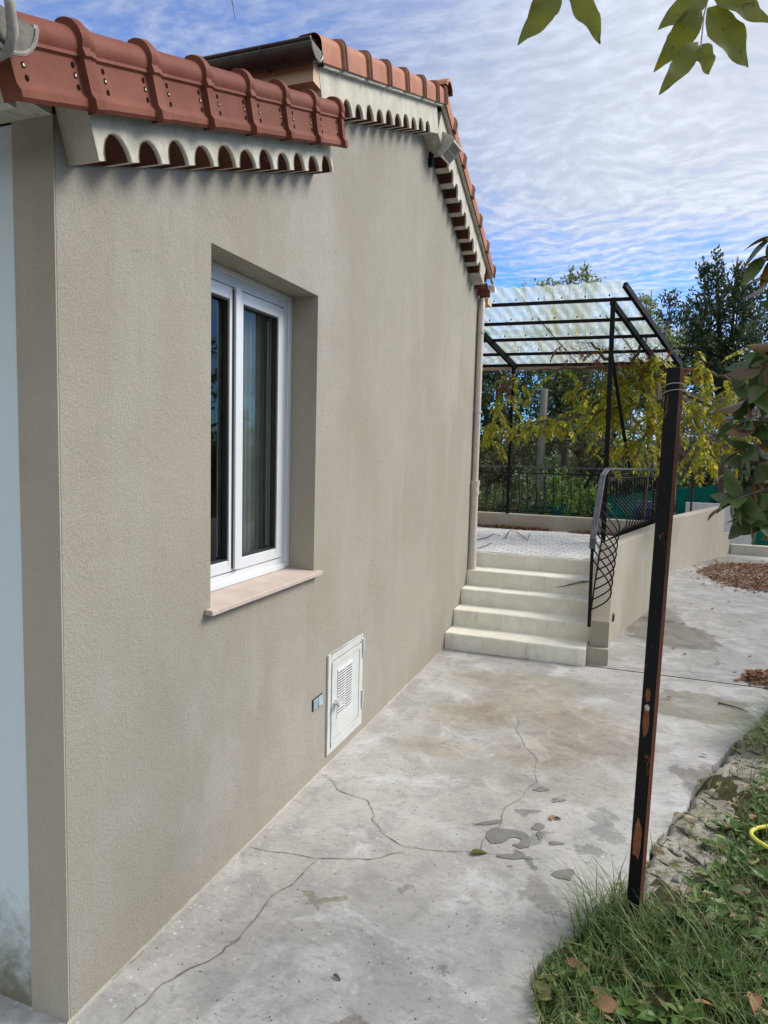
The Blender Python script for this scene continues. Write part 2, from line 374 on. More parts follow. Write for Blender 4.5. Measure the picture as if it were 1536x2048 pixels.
M['weed'] = leafmat('weed_leaf', [(0.068, 0.150, 0.030), (0.120, 0.225, 0.045), (0.180, 0.270, 0.060)], 0.45, 0.3)
def leaf_two_face(name, top, under, rough=0.25, spots=0.0, transl=0.12):
    m, t = new_mat(name)
    bf = t.add('ShaderNodeNewGeometry'); co = t.coord('Object')
    r = bf.outputs['Random Per Island']
    tc = t.mix(r, top, tuple(c * 1.7 for c in top)); uc = t.mix(r, under, tuple(c * 0.5 for c in under))
    col = t.mix(bf.outputs['Backfacing'], uc, tc)
    if spots:
        col = t.mix(t.math('MULTIPLY', t.ramp(t.noise(co, 40, 5, 0.75, 0.8), 0.60, 0.66), spots), col, (0.05, 0.02, 0.01))
    p = t.add('ShaderNodeBsdfPrincipled', {'Base Color': col, 'Roughness': rough, 'Specular IOR Level': 0.5})
    tl = t.add('ShaderNodeBsdfTranslucent', {'Color': col})
    mx = t.add('ShaderNodeMixShader', {0: transl, 1: p.outputs[0], 2: tl.outputs[0]})
    t.add('ShaderNodeOutputMaterial', {0: mx.outputs[0]}); return m
M['magnolia'] = leaf_two_face('magnolia_leaf', (0.040, 0.070, 0.020), (0.17, 0.095, 0.022), 0.26)
M['spray'] = leaf_two_face('hanging_leaf', (0.115, 0.125, 0.012), (0.10, 0.115, 0.012), 0.5, 0.85, 0.5)

# concrete of the yard, with wet and dirty patches listed by place
STAINS = []   # x, y, rx, ry, rot, kind
def concrete(name='yard_concrete', stains=(), mult=1.0, green=0.0):
    m, t = new_mat(name); co = t.coord('Object')
    big = t.noise(co, 0.8, 5, 0.62, 0.5); mid = t.noise(co, 4.5, 6, 0.68, 0.6); fine = t.noise(co, 45, 5, 0.72); grit = t.noise(co, 260, 3, 0.7)
    col = t.mix(t.ramp(big, 0.35, 0.65), (0.33 * mult, 0.318 * mult, 0.295 * mult), (0.43 * mult, 0.42 * mult, 0.40 * mult))
    col = t.mix(t.ramp(mid, 0.42, 0.66, 0.0, 0.6), col, (0.235 * mult, 0.23 * mult, 0.23 * mult))
    col = t.mix(t.ramp(t.noise(t.map(co, (1, 1, 1), (7, 3, 0)), 2.3, 6, 0.7, 0.8), 0.50, 0.68, 0.0, 0.6), col, (0.56 * mult, 0.56 * mult, 0.57 * mult))
    col = t.mix(t.ramp(fine, 0.50, 0.76, 0.0, 0.55), col, (0.24 * mult, 0.235 * mult, 0.23 * mult))
    scr = t.noise(t.map(co, (1.0, 2.2, 1), (1, 2, 0), (0, 0, R(25))), 16, 8, 0.78, 0.4)
    col = t.mix(t.ramp(scr, 0.52, 0.62, 0.0, 0.5), col, (0.20 * mult, 0.195 * mult, 0.19 * mult))
    col = t.mix(t.ramp(t.noise(t.map(co, (1, 1, 1), (9, 4, 0)), 22, 8, 0.8, 0.3), 0.56, 0.66, 0.0, 0.5), col, (0.56 * mult, 0.55 * mult, 0.54 * mult))
    col = t.mix(t.ramp(grit, 0.60, 0.74, 0.0, 0.4), col, (0.20 * mult, 0.19 * mult, 0.18 * mult))
    # pale drips close to the house wall
    sx = t.add('ShaderNodeSeparateXYZ', {0: co})
    vor = t.add('ShaderNodeTexVoronoi', {'Vector': t.map(co, (1, 0.8, 1)), 'Scale': 30.0, 'Randomness': 1.0}, feature='F1')
    keep = t.ramp(t.add('ShaderNodeSeparateColor', {0: vor.outputs[1]}).outputs[0], 0.60, 0.64)
    dots = t.math('MULTIPLY', t.ramp(vor.outputs[0], 0.13, 0.23, 1.0, 0.0), t.math('MULTIPLY', keep, t.ramp(t.math('ADD', sx.outputs[0], t.math('MULTIPLY', mid, 0.5)), 0.25, 0.60, 0.5, 0.0)))
    col = t.mix(dots, col, (0.70, 0.69, 0.66))
    wob = t.add('ShaderNodeTexNoise', {'Vector': co, 'Scale': 5.0, 'Detail': 5.0, 'Roughness': 0.65})
    cw = t.add('ShaderNodeVectorMath', {0: co, 1: t.add('ShaderNodeVectorMath', {0: t.add('ShaderNodeVectorMath', {0: wob.outputs[1], 1: (0.5, 0.5, 0.5)}, operation='SUBTRACT').outputs[0], 'Scale': 0.45}, operation='SCALE').outputs[0]}, operation='ADD').outputs[0]
    rough = 0.82
    for (x, y, rx, ry, rot, c, s, soft) in stains:
        q = t.add('ShaderNodeVectorMath', {0: t.map(t.add('ShaderNodeVectorMath', {0: cw, 1: (x, y, 0)}, operation='SUBTRACT').outputs[0], (1, 1, 0), (0, 0, 0), (0, 0, -rot)), 1: (1 / rx, 1 / ry, 0)}, operation='MULTIPLY').outputs[0]
        l = t.add('ShaderNodeVectorMath', {0: q}, operation='LENGTH').outputs[1]
        col = t.mix(t.ramp(l, 1.0 - soft, 1.0 + soft * 0.3, s, 0.0), col, c, 'MULTIPLY')
    h = t.math('ADD', t.math('MULTIPLY', fine, 0.6), t.math('ADD', t.math('MULTIPLY', grit, 0.25), mid))
    finish(t, col, rough, h, 0.35, 0.008, 0.3); return m

# ================================================================== GROUND
ST = [ # x, y, rx, ry, rot, multiply colour, strength, softness
 (0.62, 5.0, 0.36, 0.30, 0.15, (0.76, 0.70, 0.57), 0.8, 0.5),
 (1.05, 5.35, 0.55, 0.45, 0.4, (0.78, 0.73, 0.62), 0.8, 0.6),
 (1.55, 5.0, 0.50, 0.60, 0.2, (0.74, 0.69, 0.60), 0.8, 0.5),
 (1.25, 4.55, 0.40, 0.35, 0.7, (0.76, 0.72, 0.64), 0.8, 0.5),
 (0.55, 4.35, 0.35, 0.20, 0.2, (0.84, 0.80, 0.70), 0.8, 0.6),
 (1.35, 4.15, 0.55, 0.32, 0.1, (0.68, 0.65, 0.60), 0.6, 0.4),
 (0.95, 5.9, 0.8, 0.30, 0.1, (0.74, 0.70, 0.58), 0.65, 0.4),
 (2.3, 5.9, 0.42, 0.34, 0.3, (0.62, 0.59, 0.52), 0.9, 0.10),
 (2.25, 4.55, 0.24, 0.20, 0.5, (0.60, 0.59, 0.58), 0.9, 0.08),
 (2.15, 8.3, 0.50, 0.75, 0.45, (0.50, 0.48, 0.44), 0.9, 0.12),
 (2.0, 9.3, 0.35, 0.6, 0.3, (0.55, 0.54, 0.52), 0.7, 0.2),
 (1.42, 3.02, 0.085, 0.12, 0.5, (0.62, 0.61, 0.60), 0.9, 0.3),
 (1.30, 3.72, 0.07, 0.05, 0.2, (0.55, 0.55, 0.55), 0.9, 0.1),
 (1.33, 3.48, 0.08, 0.035, 0.2, (0.6, 0.6, 0.6), 0.9, 0.1),
 (1.26, 3.30, 0.07, 0.04, -0.6, (0.5, 0.5, 0.5), 0.95, 0.06),
 (1.33, 3.22, 0.035, 0.06, 0.0, (0.5, 0.5, 0.5), 0.95, 0.06),
 (1.62, 3.45, 0.05, 0.07, 0.4, (0.6, 0.6, 0.6), 0.9, 0.1),
 (1.68, 3.75, 0.09, 0.14, 0.4, (0.65, 0.65, 0.65), 0.8, 0.2),
 (0.52, 2.62, 0.085, 0.06, 0.2, (0.66, 0.62, 0.50), 0.9, 0.2),
 (0.93, 1.98, 0.10, 0.09, 0.9, (0.55, 0.50, 0.45), 0.9, 0.25),
 (0.83, 2.85, 0.05, 0.03, 0.4, (0.62, 0.6, 0.6), 0.8, 0.3),
 (1.15, 2.42, 0.04, 0.03, 0.4, (0.6, 0.58, 0.52), 0.8, 0.3),
 (0.42, 2.15, 0.25, 0.35, 0.3, (0.80, 0.80, 0.82), 0.8, 0.5),
 (1.0, 2.2, 0.6, 0.5, 0.3, (0.86, 0.87, 0.90), 0.8, 0.5),
 (3.2, 14.6, 1.4, 1.0, 0.3, (0.50, 0.49, 0.46), 0.8, 0.5),
]
M['concrete'] = concrete(stains=ST)
M['concrete_far'] = concrete('far_slab_concrete', stains=[(a, b, c, d, e, f, g, h) for (a, b, c, d, e, f, g, h) in ST if b > 6.3], mult=0.88)
def soil():
    m, t = new_mat('garden_soil'); co = t.coord('Object'); n = t.noise(co, 5, 6, 0.7); f = t.noise(co, 60, 4, 0.7)
    col = t.mix(n, (0.05, 0.045, 0.025), (0.09, 0.075, 0.045)); col = t.mix(t.ramp(f, 0.5, 0.7, 0, 0.6), col, (0.035, 0.05, 0.018))
    finish(t, col, 0.95, t.math('ADD', n, f), 0.8, 0.02, 0.1); return m
M['soil'] = soil()
def rubble():
    m, t = new_mat('rough_old_concrete'); co = t.coord('Object'); n = t.noise(co, 9, 7, 0.72, 0.6); f = t.noise(co, 90, 5, 0.72)
    col = t.mix(t.ramp(n, 0.35, 0.68), (0.46, 0.435, 0.375), (0.27, 0.25, 0.205))
    col = t.mix(t.ramp(f, 0.52, 0.68, 0, 0.8), col, (0.075, 0.068, 0.05))
    col = t.mix(t.ramp(t.noise(co, 3.1, 5, 0.7), 0.52, 0.66, 0, 0.45), col, (0.13, 0.14, 0.05))
    finish(t, col, 0.95, t.math('ADD', n, t.math('MULTIPLY', f, 0.5)), 1.0, 0.02, 0.1); return m
M['rubble'] = rubble()

# far terrain, one sheet to the horizon, lower than the yard
def terrain():
    rows = []
    rings = [0, 6, 12, 18, 26, 36, 50, 70, 100, 160, 300, 900]
    for r_ in rings:
        row = []
        for j in range(48):
            a = 2 * math.pi * j / 48; x = 1 + r_ * math.cos(a); y = 6 + r_ * math.sin(a)
            z = -1.35
            if r_ > 22: z += min(1, (r_ - 22) / 40) * (1.6 + 2.0 * mnoise.noise(Vector((x * 0.02, y * 0.02, 0.3)))) 
            row.append((x, y, z))
        rows.append(row)
    o = MB().strip(rows, close=True).build('terrain', M['soil'], smooth=True); struct(o, label='dark green brown ground beyond the yard walls', cat='ground')
terrain()
# yard body (under the slab and the grass bed)
MB().add([], []) 
yb = MB().box((-9, -7, -1.6), (11, 10.3, -0.12)).box((2.3, 10.3, -1.6), (11, 15.9, -0.125)).build('yard_ground', M['soil']); struct(yb)

EDGE = [(1.40, -3.0), (1.42, 0.6), (1.50, 1.6), (1.53, 2.1), (1.50, 2.30), (1.46, 2.50), (1.52, 2.68), (1.60, 2.80), (1.70, 2.98), (1.77, 3.22), (1.88, 3.54), (1.97, 3.85), (2.10, 4.16), (2.22, 4.55), (2.35, 4.9), (2.58, 5.48), (2.82, 6.06), (2.98, 6.42), (3.12, 6.58)]
def jag(pts, amp, step, seed):
    out = []
    for (x0, y0), (x1, y1) in zip(pts[:-1], pts[1:]):
        L = math.hypot(x1 - x0, y1 - y0); n = max(1, int(L / step))
        for i in range(n):
            t = i / n; x = x0 + (x1 - x0) * t; y = y0 + (y1 - y0) * t
            d = mnoise.noise(Vector((x * 6, y * 6, seed))) * amp + mnoise.noise(Vector((x * 21, y * 21, seed))) * amp * 0.5
            out.append((x + d, y - d * 0.4))
    out.append(pts[-1]); return out
EJ = jag(EDGE, 0.035, 0.06, 1.7)
def slab():
    mb = MB(); outer = [(-8.5, -6.5), (1.40, -6.5)] + EJ + [(3.4, 6.60), (10.5, 6.62), (10.5, 6.645), (-8.5, 6.585)]
    mb.poly(outer, [], lambda a, b: (a, b, 0.0))
    # broken edge towards the grass
    mb.strip([[(x, y, 0.0) for x, y in EJ], [(x + 0.015, y - 0.005, -0.10) for x, y in EJ]])
    o = mb.build('concrete_slab', M['concrete']); struct(o); return o
SLAB = slab()
far = MB().poly([(-8.5, 6.60), (10.5, 6.66), (10.5, 15.8), (2.4, 15.8), (2.2, 10.4), (-8.5, 10.4)], [], lambda a, b: (a, b, 0.002)).build('far_concrete_slab', M['concrete_far']); struct(far)

# cracks and wet marks belong to the slab
def crack(pts, w, seed, z=0.003, mat='crack'):
    P = jag(jag(pts, 0.035, 0.05, seed), 0.012, 0.009, seed + 2); mb = MB(); L = []; Rr = []
    for i, (x, y) in enumerate(P):
        a = P[max(0, i - 1)]; b = P[min(len(P) - 1, i + 1)]; dx, dy = b[0] - a[0], b[1] - a[1]; l = math.hypot(dx, dy) or 1
        ww = w * (0.35 + 0.9 * abs(mnoise.noise(Vector((x * 14, y * 14, seed + 3))))) * min(1, i / 3, (len(P) - 1 - i) / 3)
        L.append((x - dy / l * ww, y + dx / l * ww, z)); Rr.append((x + dy / l * ww, y - dx / l * ww, z))
    mb.strip([L, Rr]); return mb
def crack_mat():
    m, t = new_mat('crack_filling'); co = t.coord('Object'); n = t.noise(co, 25, 5, 0.7)
    col = t.mix(t.ramp(n, 0.35, 0.65), (0.11, 0.10, 0.085), (0.26, 0.24, 0.20))
    finish(t, col, 0.95); return m
M['crack'] = crack_mat()
def gp(*p): return [(lambda q: (q.x, q.y))(on_z(*a)) for a in p]
for i, (px, w) in enumerate([
    ([(640, 1547), (672, 1566), (680, 1583), (737, 1602), (746, 1640), (760, 1664), (800, 1690), (818, 1697)], 0.006),
    ([(818, 1697), (870, 1700), (930, 1706), (960, 1707), (1035, 1716), (1085, 1718)], 0.005),
    ([(497, 1694), (560, 1706), (632, 1719), (690, 1720), (760, 1716), (810, 1703)], 0.006),
    ([(632, 1719), (600, 1750), (560, 1783), (506, 1836), (450, 1892), (445, 1905), (390, 1935), (330, 1975), (290, 2010), (240, 2046)], 0.009),
    ([(960, 1706), (985, 1670), (1010, 1625), (1040, 1590), (1068, 1562), (1074, 1520), (1050, 1495), (1036, 1465), (1034, 1435)], 0.0045),
    ([(1215, 1334), (1290, 1338), (1400, 1346), (1536, 1356)], 0.010),
    ([(900, 1302), (1000, 1313), (1100, 1323), (1180, 1331)], 0.008),
    ([(300, 1890), (240, 1945), (190, 1985), (120, 2040)], 0.005)]):
    crack(gp(*px), w * 0.55, i * 3.1).build('crack', M['crack'], SLAB)
def wet(points, z=0.0035, seed=0):
    P = []
    n = len(points)
    for i in range(n):   # round the outline (Catmull-Rom)
        p0, p1, p2, p3 = (Vector(points[(i + k - 1) % n]) for k in range(4))
        for j in range(6):
            t = j / 6; q = 0.5 * ((2 * p1) + (p2 - p0) * t + (2 * p0 - 5 * p1 + 4 * p2 - p3) * t * t + (3 * p1 - p0 - 3 * p2 + p3) * t ** 3)
            d = mnoise.noise(Vector((q.x * 40, q.y * 40, seed))) * 0.006; P.append((q.x + d, q.y - d))
    MB().poly(P, [], lambda a, b: (a, b, z)).build('damp_patch', M['wet'], SLAB)
M['wet'] = concrete('damp_concrete', (), 0.52)
wet(gp((972, 1672), (985, 1658), (1020, 1660), (1050, 1666), (1062, 1680), (1058, 1695), (1040, 1697), (1025, 1690), (1040, 1686), (1040, 1678), (1022, 1676), (1010, 1684), (985, 1688)), seed=2)
wet(gp((992, 1712), (1015, 1709), (1055, 1714), (1050, 1719), (1010, 1718)), seed=5)
for k_, (cx_, cy_, rx_, ry_) in enumerate(((1132, 1748, 30, 15), (1078, 1654, 17, 8), (1079, 1672, 8, 9), (1112, 1688, 20, 5), (1083, 1579, 18, 5), (1115, 1601, 16, 5))):
    wet(gp(*[(cx_ + rx_ * math.cos(a) * 0.8 * (1 + 0.9 * mnoise.noise(Vector((math.cos(a) * 1.8, math.sin(a) * 1.8, k_ * 1.7)))), cy_ + ry_ * math.sin(a) * 0.8 * (1 + 0.7 * mnoise.noise(Vector((math.cos(a) * 1.5, math.sin(a) * 1.5, k_ + 4.3))))) for a in [2 * math.pi * j / 11 for j in range(11)]]), seed=k_ + 11)
wet(gp((946, 1650), (975, 1643), (1004, 1640), (1000, 1646), (972, 1651)), seed=7)

# rough kerb between slab and grass
def kerb():
    mb = MB(); rows = []
    K = jag([(1.80, 3.10), (1.86, 3.42), (1.97, 3.80), (2.12, 4.16), (2.24, 4.55), (2.38, 4.9), (2.60, 5.45), (2.84, 6.04), (2.96, 6.34)], 0.045, 0.014, 5.0)
    for i, (x, y) in enumerate(K):
        a = K[max(0, i - 1)]; b = K[min(len(K) - 1, i + 1)]; dx, dy = b[0] - a[0], b[1] - a[1]; l = math.hypot(dx, dy) or 1; nx, ny = dy / l, -dx / l
        wd = 0.36 + 0.14 * mnoise.noise(Vector((x * 4, y * 4, 9)))
        row = []
        for k in range(27):
            t = k / 26; prof = min(1.0, t / 0.10 + 0.15) ** 0.6 if t < 0.8 else 1.0 - (t - 0.8) / 0.2 * 0.5
            h = -0.050 + 0.066 * prof + 0.014 * mnoise.noise(Vector((x * 11 + t * 3, y * 11, 2))) + 0.010 * mnoise.noise(Vector((x * 30, y * 30, t * 6))) + 0.006 * mnoise.noise(Vector((x * 75, y * 75, t * 14)))
            row.append((x + nx * wd * t, y + ny * wd * t, h * min(1, i / 4 + 0.1)))
        rows.append(row)
    o = mb.strip(rows).build('stone_edging', M['rubble'], smooth=True)
    tag(o, 'rough crumbling concrete edging between the pale slab and the grass', 'edging')
kerb()

# grass bed: uneven soil, blades, weeds
def bed_h(x, y): return -0.012 + 0.035 * mnoise.noise(Vector((x * 1.7, y * 1.7, 4))) + 0.02 * mnoise.noise(Vector((x * 6, y * 6, 1))) + (0.03 if x > 1.9 else 0)
def edge_x(y):
    for (x0, y0), (x1, y1) in zip(EDGE[:-1], EDGE[1:]):
        if y0 <= y <= y1 and y1 > y0: return x0 + (x1 - x0) * (y - y0) / (y1 - y0)
    return EDGE[-1][0] if y > EDGE[-1][1] else EDGE[0][0]
def bed():
    rows = []
    for i in range(90):
        y = -3.0 + 9.5 * i / 89; row = []
        for j in range(60):
            t = (j / 59) ** 1.8; x = edge_x(y) + 0.012 + t * 8.5; row.append((x, y, bed_h(x, y) + min(0, -0.05 + t * 8)))
        rows.append(row)
    o = MB().strip(rows).build('grass_bed', M['soil'], smooth=True); struct(o)
bed()
def blade(mb, x, y, z, h, w, ang, lean, mi=0, n=4):
    dx, dy = math.cos(ang), math.sin(ang); L = []; Rr = []
    sx, sy = -dy * w / 2, dx * w / 2
    for i in range(n + 1):
        t = i / n; r_ = lean * h * t ** 1.8; zz = z + h * (t - 0.5 * lean * 0.6 * t * t * t); k = (1 - t ** 1.6) + 0.04
        px, py = x + dx * r_, y + dy * r_
        L.append((px - sx * k, py - sy * k, zz)); Rr.append((px + sx * k, py + sy * k, zz))
    mb.strip([L, Rr], mi)
def grass():
    mb = MB(); g = random.Random(3)
    def dens(x, y): return 0.5 + 0.5 * mnoise.noise(Vector((x * 2.3, y * 2.3, 7)))
    n = 0
    while n < 36000:
        y = 1.0 + 5.5 * g.random() ** 1.1; ex = edge_x(y); x = ex + 0.01 + (g.random() ** 1.25) * 2.6
        kx = x - ex
        kerbzone = (3.1 < y < 6.35 and kx < 0.36)
        if kerbzone and g.random() > 0.03 + (0.3 if kx > 0.27 + 0.08 * mnoise.noise(Vector((x * 3, y * 3, 5))) else 0): continue
        if g.random() > dens(x, y) + 0.1: continue
        tuft = math.exp(-((x - 1.78) ** 2 + (y - 2.92) ** 2) / 0.05)
        h = (0.035 + 0.085 * g.random() ** 1.6) * (0.7 + 0.8 * dens(x * 1.7, y * 1.3)) + 0.16 * tuft * g.random()
        blade(mb, x, y, bed_h(x, y) - 0.01, h, 0.0045 + 0.005 * g.random(), g.random() * 6.283, 0.25 + 0.9 * g.random(), 0, 3)
        n += 1
    # the long tuft around the post foot, leaning over the slab
    for k in range(150):
        a = g.random() * 6.283; r_ = 0.16 * math.sqrt(g.random())
        x, y = 1.76 + r_ * math.cos(a) * 1.1, 2.90 + r_ * math.sin(a)
        blade(mb, x, y, -0.01, 0.10 + 0.20 * g.random(), 0.004 + 0.003 * g.random(), g.choice([g.uniform(2.2, 4.0), g.random() * 6.283]), 0.3 + 1.1 * g.random(), 0, 6)
    for k in range(220):
        x, y = 2.0 + 0.35 * g.gauss(0, 0.5), 2.75 + 0.25 * g.gauss(0, 0.6)
        blade(mb, x, y, bed_h(x, y) - 0.01, 0.12 + 0.16 * g.random(), 0.004 + 0.004 * g.random(), g.random() * 6.283, 0.3 + 0.9 * g.random(), 0, 5)
    for k in range(500):   # hanging grass over the far end of the kerb
        y = 5.0 + 1.3 * g.random(); x = edge_x(y) + 0.10 + 0.25 * g.random()
        blade(mb, x, y, 0.03, 0.14 + 0.12 * g.random(), 0.006, g.uniform(2.4, 4.2), 0.8 + 0.8 * g.random(), 0, 5)
    # broad-leaved weeds
    for k in range(1200):
        y = 1.2 + 4.6 * g.random(); x = edge_x(y) + 0.06 + 1.9 * g.random() ** 1.1
        if 3.1 < y < 6.3 and x - edge_x(y) < 0.28: continue
        a0 = g.random() * 6.28
        for q in range(g.randint(2, 6)):
            a = a0 + q * 1.25 + g.uniform(-.3, .3); L = g.uniform(0.04, 0.10)
            leaf(mb, Vector((x, y, bed_h(x, y) + 0.01)), Vector((math.cos(a), math.sin(a), g.uniform(0.2, 0.9))), L, L * g.uniform(0.3, 0.5), 1, curl=0.5, g=g, n=4)
    o = mb.build('grass', [M['grass'], M['weed']]); struct(o, 'stuff', 'long uneven green grass and weeds beside the slab', 'grass')

def leaf(mb, base, d, L, w, mi=0, curl=0.3, g=rnd, n=5, up=None, fold=0.25, tip=1.0):
    """a real leaf blade: ovate, folded on its midrib, bending towards its tip"""
    d = d.normalized()
    u = Vector(up) if up is not None else Vector((g.uniform(-.5, .5), g.uniform(-.5, .5), 1))
    s = d.cross(u)
    if s.length < 1e-3: s = d.cross(Vector((1, 0, 0)))
    s.normalize(); u = s.cross(d).normalized()
    A = []; B = []; C_ = []
    for i in range(n + 1):
        t = i / n
        wd = w * 0.5 * (math.sin(math.pi * t ** (0.80 * tip)) ** 0.85 if 0 < t < 1 else 0.02)
        c = base + d * (L * (t - 0.15 * curl * t * t)) - u * (curl * L * 0.5 * t * t)
        A.append(c - s * wd + u * wd * fold); B.append(c); C_.append(c + s * wd + u * wd * fold)
    mb.strip([A, B, C_], mi)
def quickleaf(mb, p, d, u, L, w, mi=0):
    s = d.cross(u)
    if s.length < 1e-3: return
    s = s.normalized() * (w / 2); m = p + d * (L * 0.45) + u * (L * 0.06)
    mb.add([p, m - s, p + d * L, m + s], [(0, 1, 2, 3)], mi)
grass()

# ================================================================== HOUSE
HOUSE = thing('house', 'beige roughcast house with red tiled verges, scalloped cornices and one white window', 'house', (0, 0, 0))
WY0, WY1, WZ0, WZ1 = 2.53, 3.56, 1.29, 2.84
def wall():
    mb = MB()
    outer = [(1.705, -0.3), (7.57, -0.3), (7.57, 3.93), (5.45, 4.72), (3.36, 3.96), (3.36, 3.60), (1.705, 2.99)]
    hole = [(WY0, WZ0 - 0.034), (WY0, WZ1), (WY1, WZ1), (WY1, WZ0 - 0.034)]
    mb.poly(outer, [hole], lambda a, b: (0, a, b))
    mb.poly(outer, [hole], lambda a, b: (-0.28, a, b), flip=True)
    n = len(outer)
    for i in range(n):
        a, b = outer[i], outer[(i + 1) % n]
        if i == 6: continue
        mb.add([(0, a[0], a[1]), (0, b[0], b[1]), (-0.28, b[0], b[1]), (-0.28, a[0], a[1])], [(0, 1, 2, 3)])
    o = mb.build('wall', M['wall'], HOUSE); normals_out(o)
    rv = MB(); D = -0.28
    rv.add([(0, WY0, WZ0 - 0.034), (0, WY0, WZ1), (D, WY0, WZ1), (D, WY0, WZ0 - 0.034)], [(0, 1, 2, 3)])
    rv.add([(0, WY1, WZ0 - 0.034), (0, WY1, WZ1), (D, WY1, WZ1), (D, WY1, WZ0 - 0.034)], [(3, 2, 1, 0)])
    rv.add([(0, WY0, WZ1), (0, WY1, WZ1), (D, WY1, WZ1), (D, WY0, WZ1)], [(0, 1, 2, 3)])
    rv.add([(0, WY0, WZ0 - 0.034), (0, WY1, WZ0 - 0.034), (D, WY1, WZ0 - 0.034), (D, WY0, WZ0 - 0.034)], [(3, 2, 1, 0)])
    rv.build('window_reveal', M['wall_smooth'], HOUSE)
    # the end of the wall that faces the camera, and the rest of the body
    MB().box((-0.168, 1.699, -0.3), (-0.001, 1.7045, 2.99)).build('end_wall', M['wall_smooth'], HOUSE)
    MB().box((-6, 1.7035, -0.3), (-0.169, 1.76, 2.98)).build('painted_end_wall', M['white_wall'], HOUSE)
    MB().box((-6, 3.40, 2.9), (-0.284, 3.5, 3.95)).build('upper_wall', M['peach'], HOUSE)
    MB().box((-6, 7.47, -0.3), (-0.284, 7.57, 3.9)).build('rear_wall', M['peach'], HOUSE)
    MB().box((-2.6, 2.2, 0.9), (-2.55, 4.2, 3.0)).box((-2.6, 4.2, 0.9), (-0.3, 4.25, 3.0)).box((-2.6, 2.15, 0.9), (-0.3, 2.2, 3.0)).box((-2.6, 2.2, 3.0), (-0.3, 4.2, 3.05)).box((-2.6, 2.2, 0.85), (-0.3, 4.2, 0.9)).build('room', M['room'], HOUSE)
    MB().box((-0.45, 3.42, 0.95), (-0.40, 3.47, 2.98)).box((-0.9, 3.85, 0.95), (-0.5, 4.1, 2.6)).build('inner_partition', M['room_dark'], HOUSE)
wall()
cu = MB(); rows = []
for j in range(2):
    rows.append([(-0.30 + 0.014 * math.sin(i * 0.9), 3.12 + 0.42 * i / 60, 0.98 + 2.0 * j) for i in range(61)])
cu.strip(rows).build('curtain', M['curtain'], HOUSE, smooth=True)
# a thin rounded bead of render and dirt where wall meets slab
bd = MB(); rows = []
for i in range(240):
    y = 1.69 + i * (6.59 - 1.69) / 239; k = 0.003 + 0.006 * abs(mnoise.noise(Vector((y * 9, 1, 2)))); rows.append([(0.0, y, k * 1.6 + 0.004), (k * 0.8, y, k), (k * 1.6, y, -0.001)])
bd.strip(rows).build('plinth_bead', M['wall_smooth'], HOUSE)

def frame_of(y0, z0, slope, sgn=1):
    a = math.atan(slope); d = Vector((0, math.cos(a) * sgn, math.sin(a) * sgn)) if sgn > 0 else Vector((0, math.cos(a), math.sin(a)))
    n = Vector((0, -math.sin(a), math.cos(a)))
    o = Vector((0, y0, z0))
    return lambda s, h, X: o + d * s + n * h + Vector((X, 0, 0))
def cornice(name, P, length, height, pitch, first, count, aw=0.122, ah=0.074, XF=0.12, parent=HOUSE):
    """scalloped band: a rendered board with arched mouths of canal tiles along its lower edge"""
    mb = MB(); out = [(0, height), (length, height), (length, 0.0)]; arcs = []
    for k in reversed(range(count)):
        c = first + pitch * k; arc = []
        w = aw * (1 + 0.07 * math.sin(k * 5.3)); h_ = ah * (1 + 0.09 * math.sin(k * 3.1 + 1))
        for j in range(11):
            t = math.pi * j / 10; arc.append((c + w / 2 * math.cos(t), h_ * math.sin(t) ** 1.1))
        out += arc; arcs.append(arc)
    out.append((0, 0))
    mb.poly(out, [], lambda a, b: P(a, b, XF), 0)
    mb.add([P(0, 0, XF), P(0, height, XF), P(0, height, 0), P(0, 0, 0)], [(0, 1, 2, 3)], 0)
    mb.add([P(length, 0, XF), P(length, height, XF), P(length, height, 0), P(length, 0, 0)], [(3, 2, 1, 0)], 0)
    xs = [0] + sum([[a[-1][0], a[0][0]] for a in reversed(arcs)], []) + [length]
    for i in range(0, len(xs), 2):
        mb.add([P(xs[i], 0, XF), P(xs[i + 1], 0, XF), P(xs[i + 1], 0, 0), P(xs[i], 0, 0)], [(0, 1, 2, 3)], 0)
    for arc in arcs:
        mb.strip([[P(a, b, XF) for a, b in arc], [P(a, b, XF - 0.012) for a, b in arc]], 0)
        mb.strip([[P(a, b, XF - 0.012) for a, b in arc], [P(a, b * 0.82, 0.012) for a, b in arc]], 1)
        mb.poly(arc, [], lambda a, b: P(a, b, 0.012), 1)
        # chipped, uneven rim of each mouth
        mb.strip([[P(a, b, XF + 0.0005) for a, b in arc], [P(c_ + (a - c_) * (1.05 + 0.05 * mnoise.noise(Vector((a * 60, b * 60, 1)))), b * (1.05 + 0.06 * mnoise.noise(Vector((a * 50, b * 50, 4)))) , XF + 0.0035) for c_ in ((arc[0][0] + arc[-1][0]) / 2,) for a, b in arc]], 0)
    return mb.build(name, [M['cornice'], M['tile_dark']], parent)

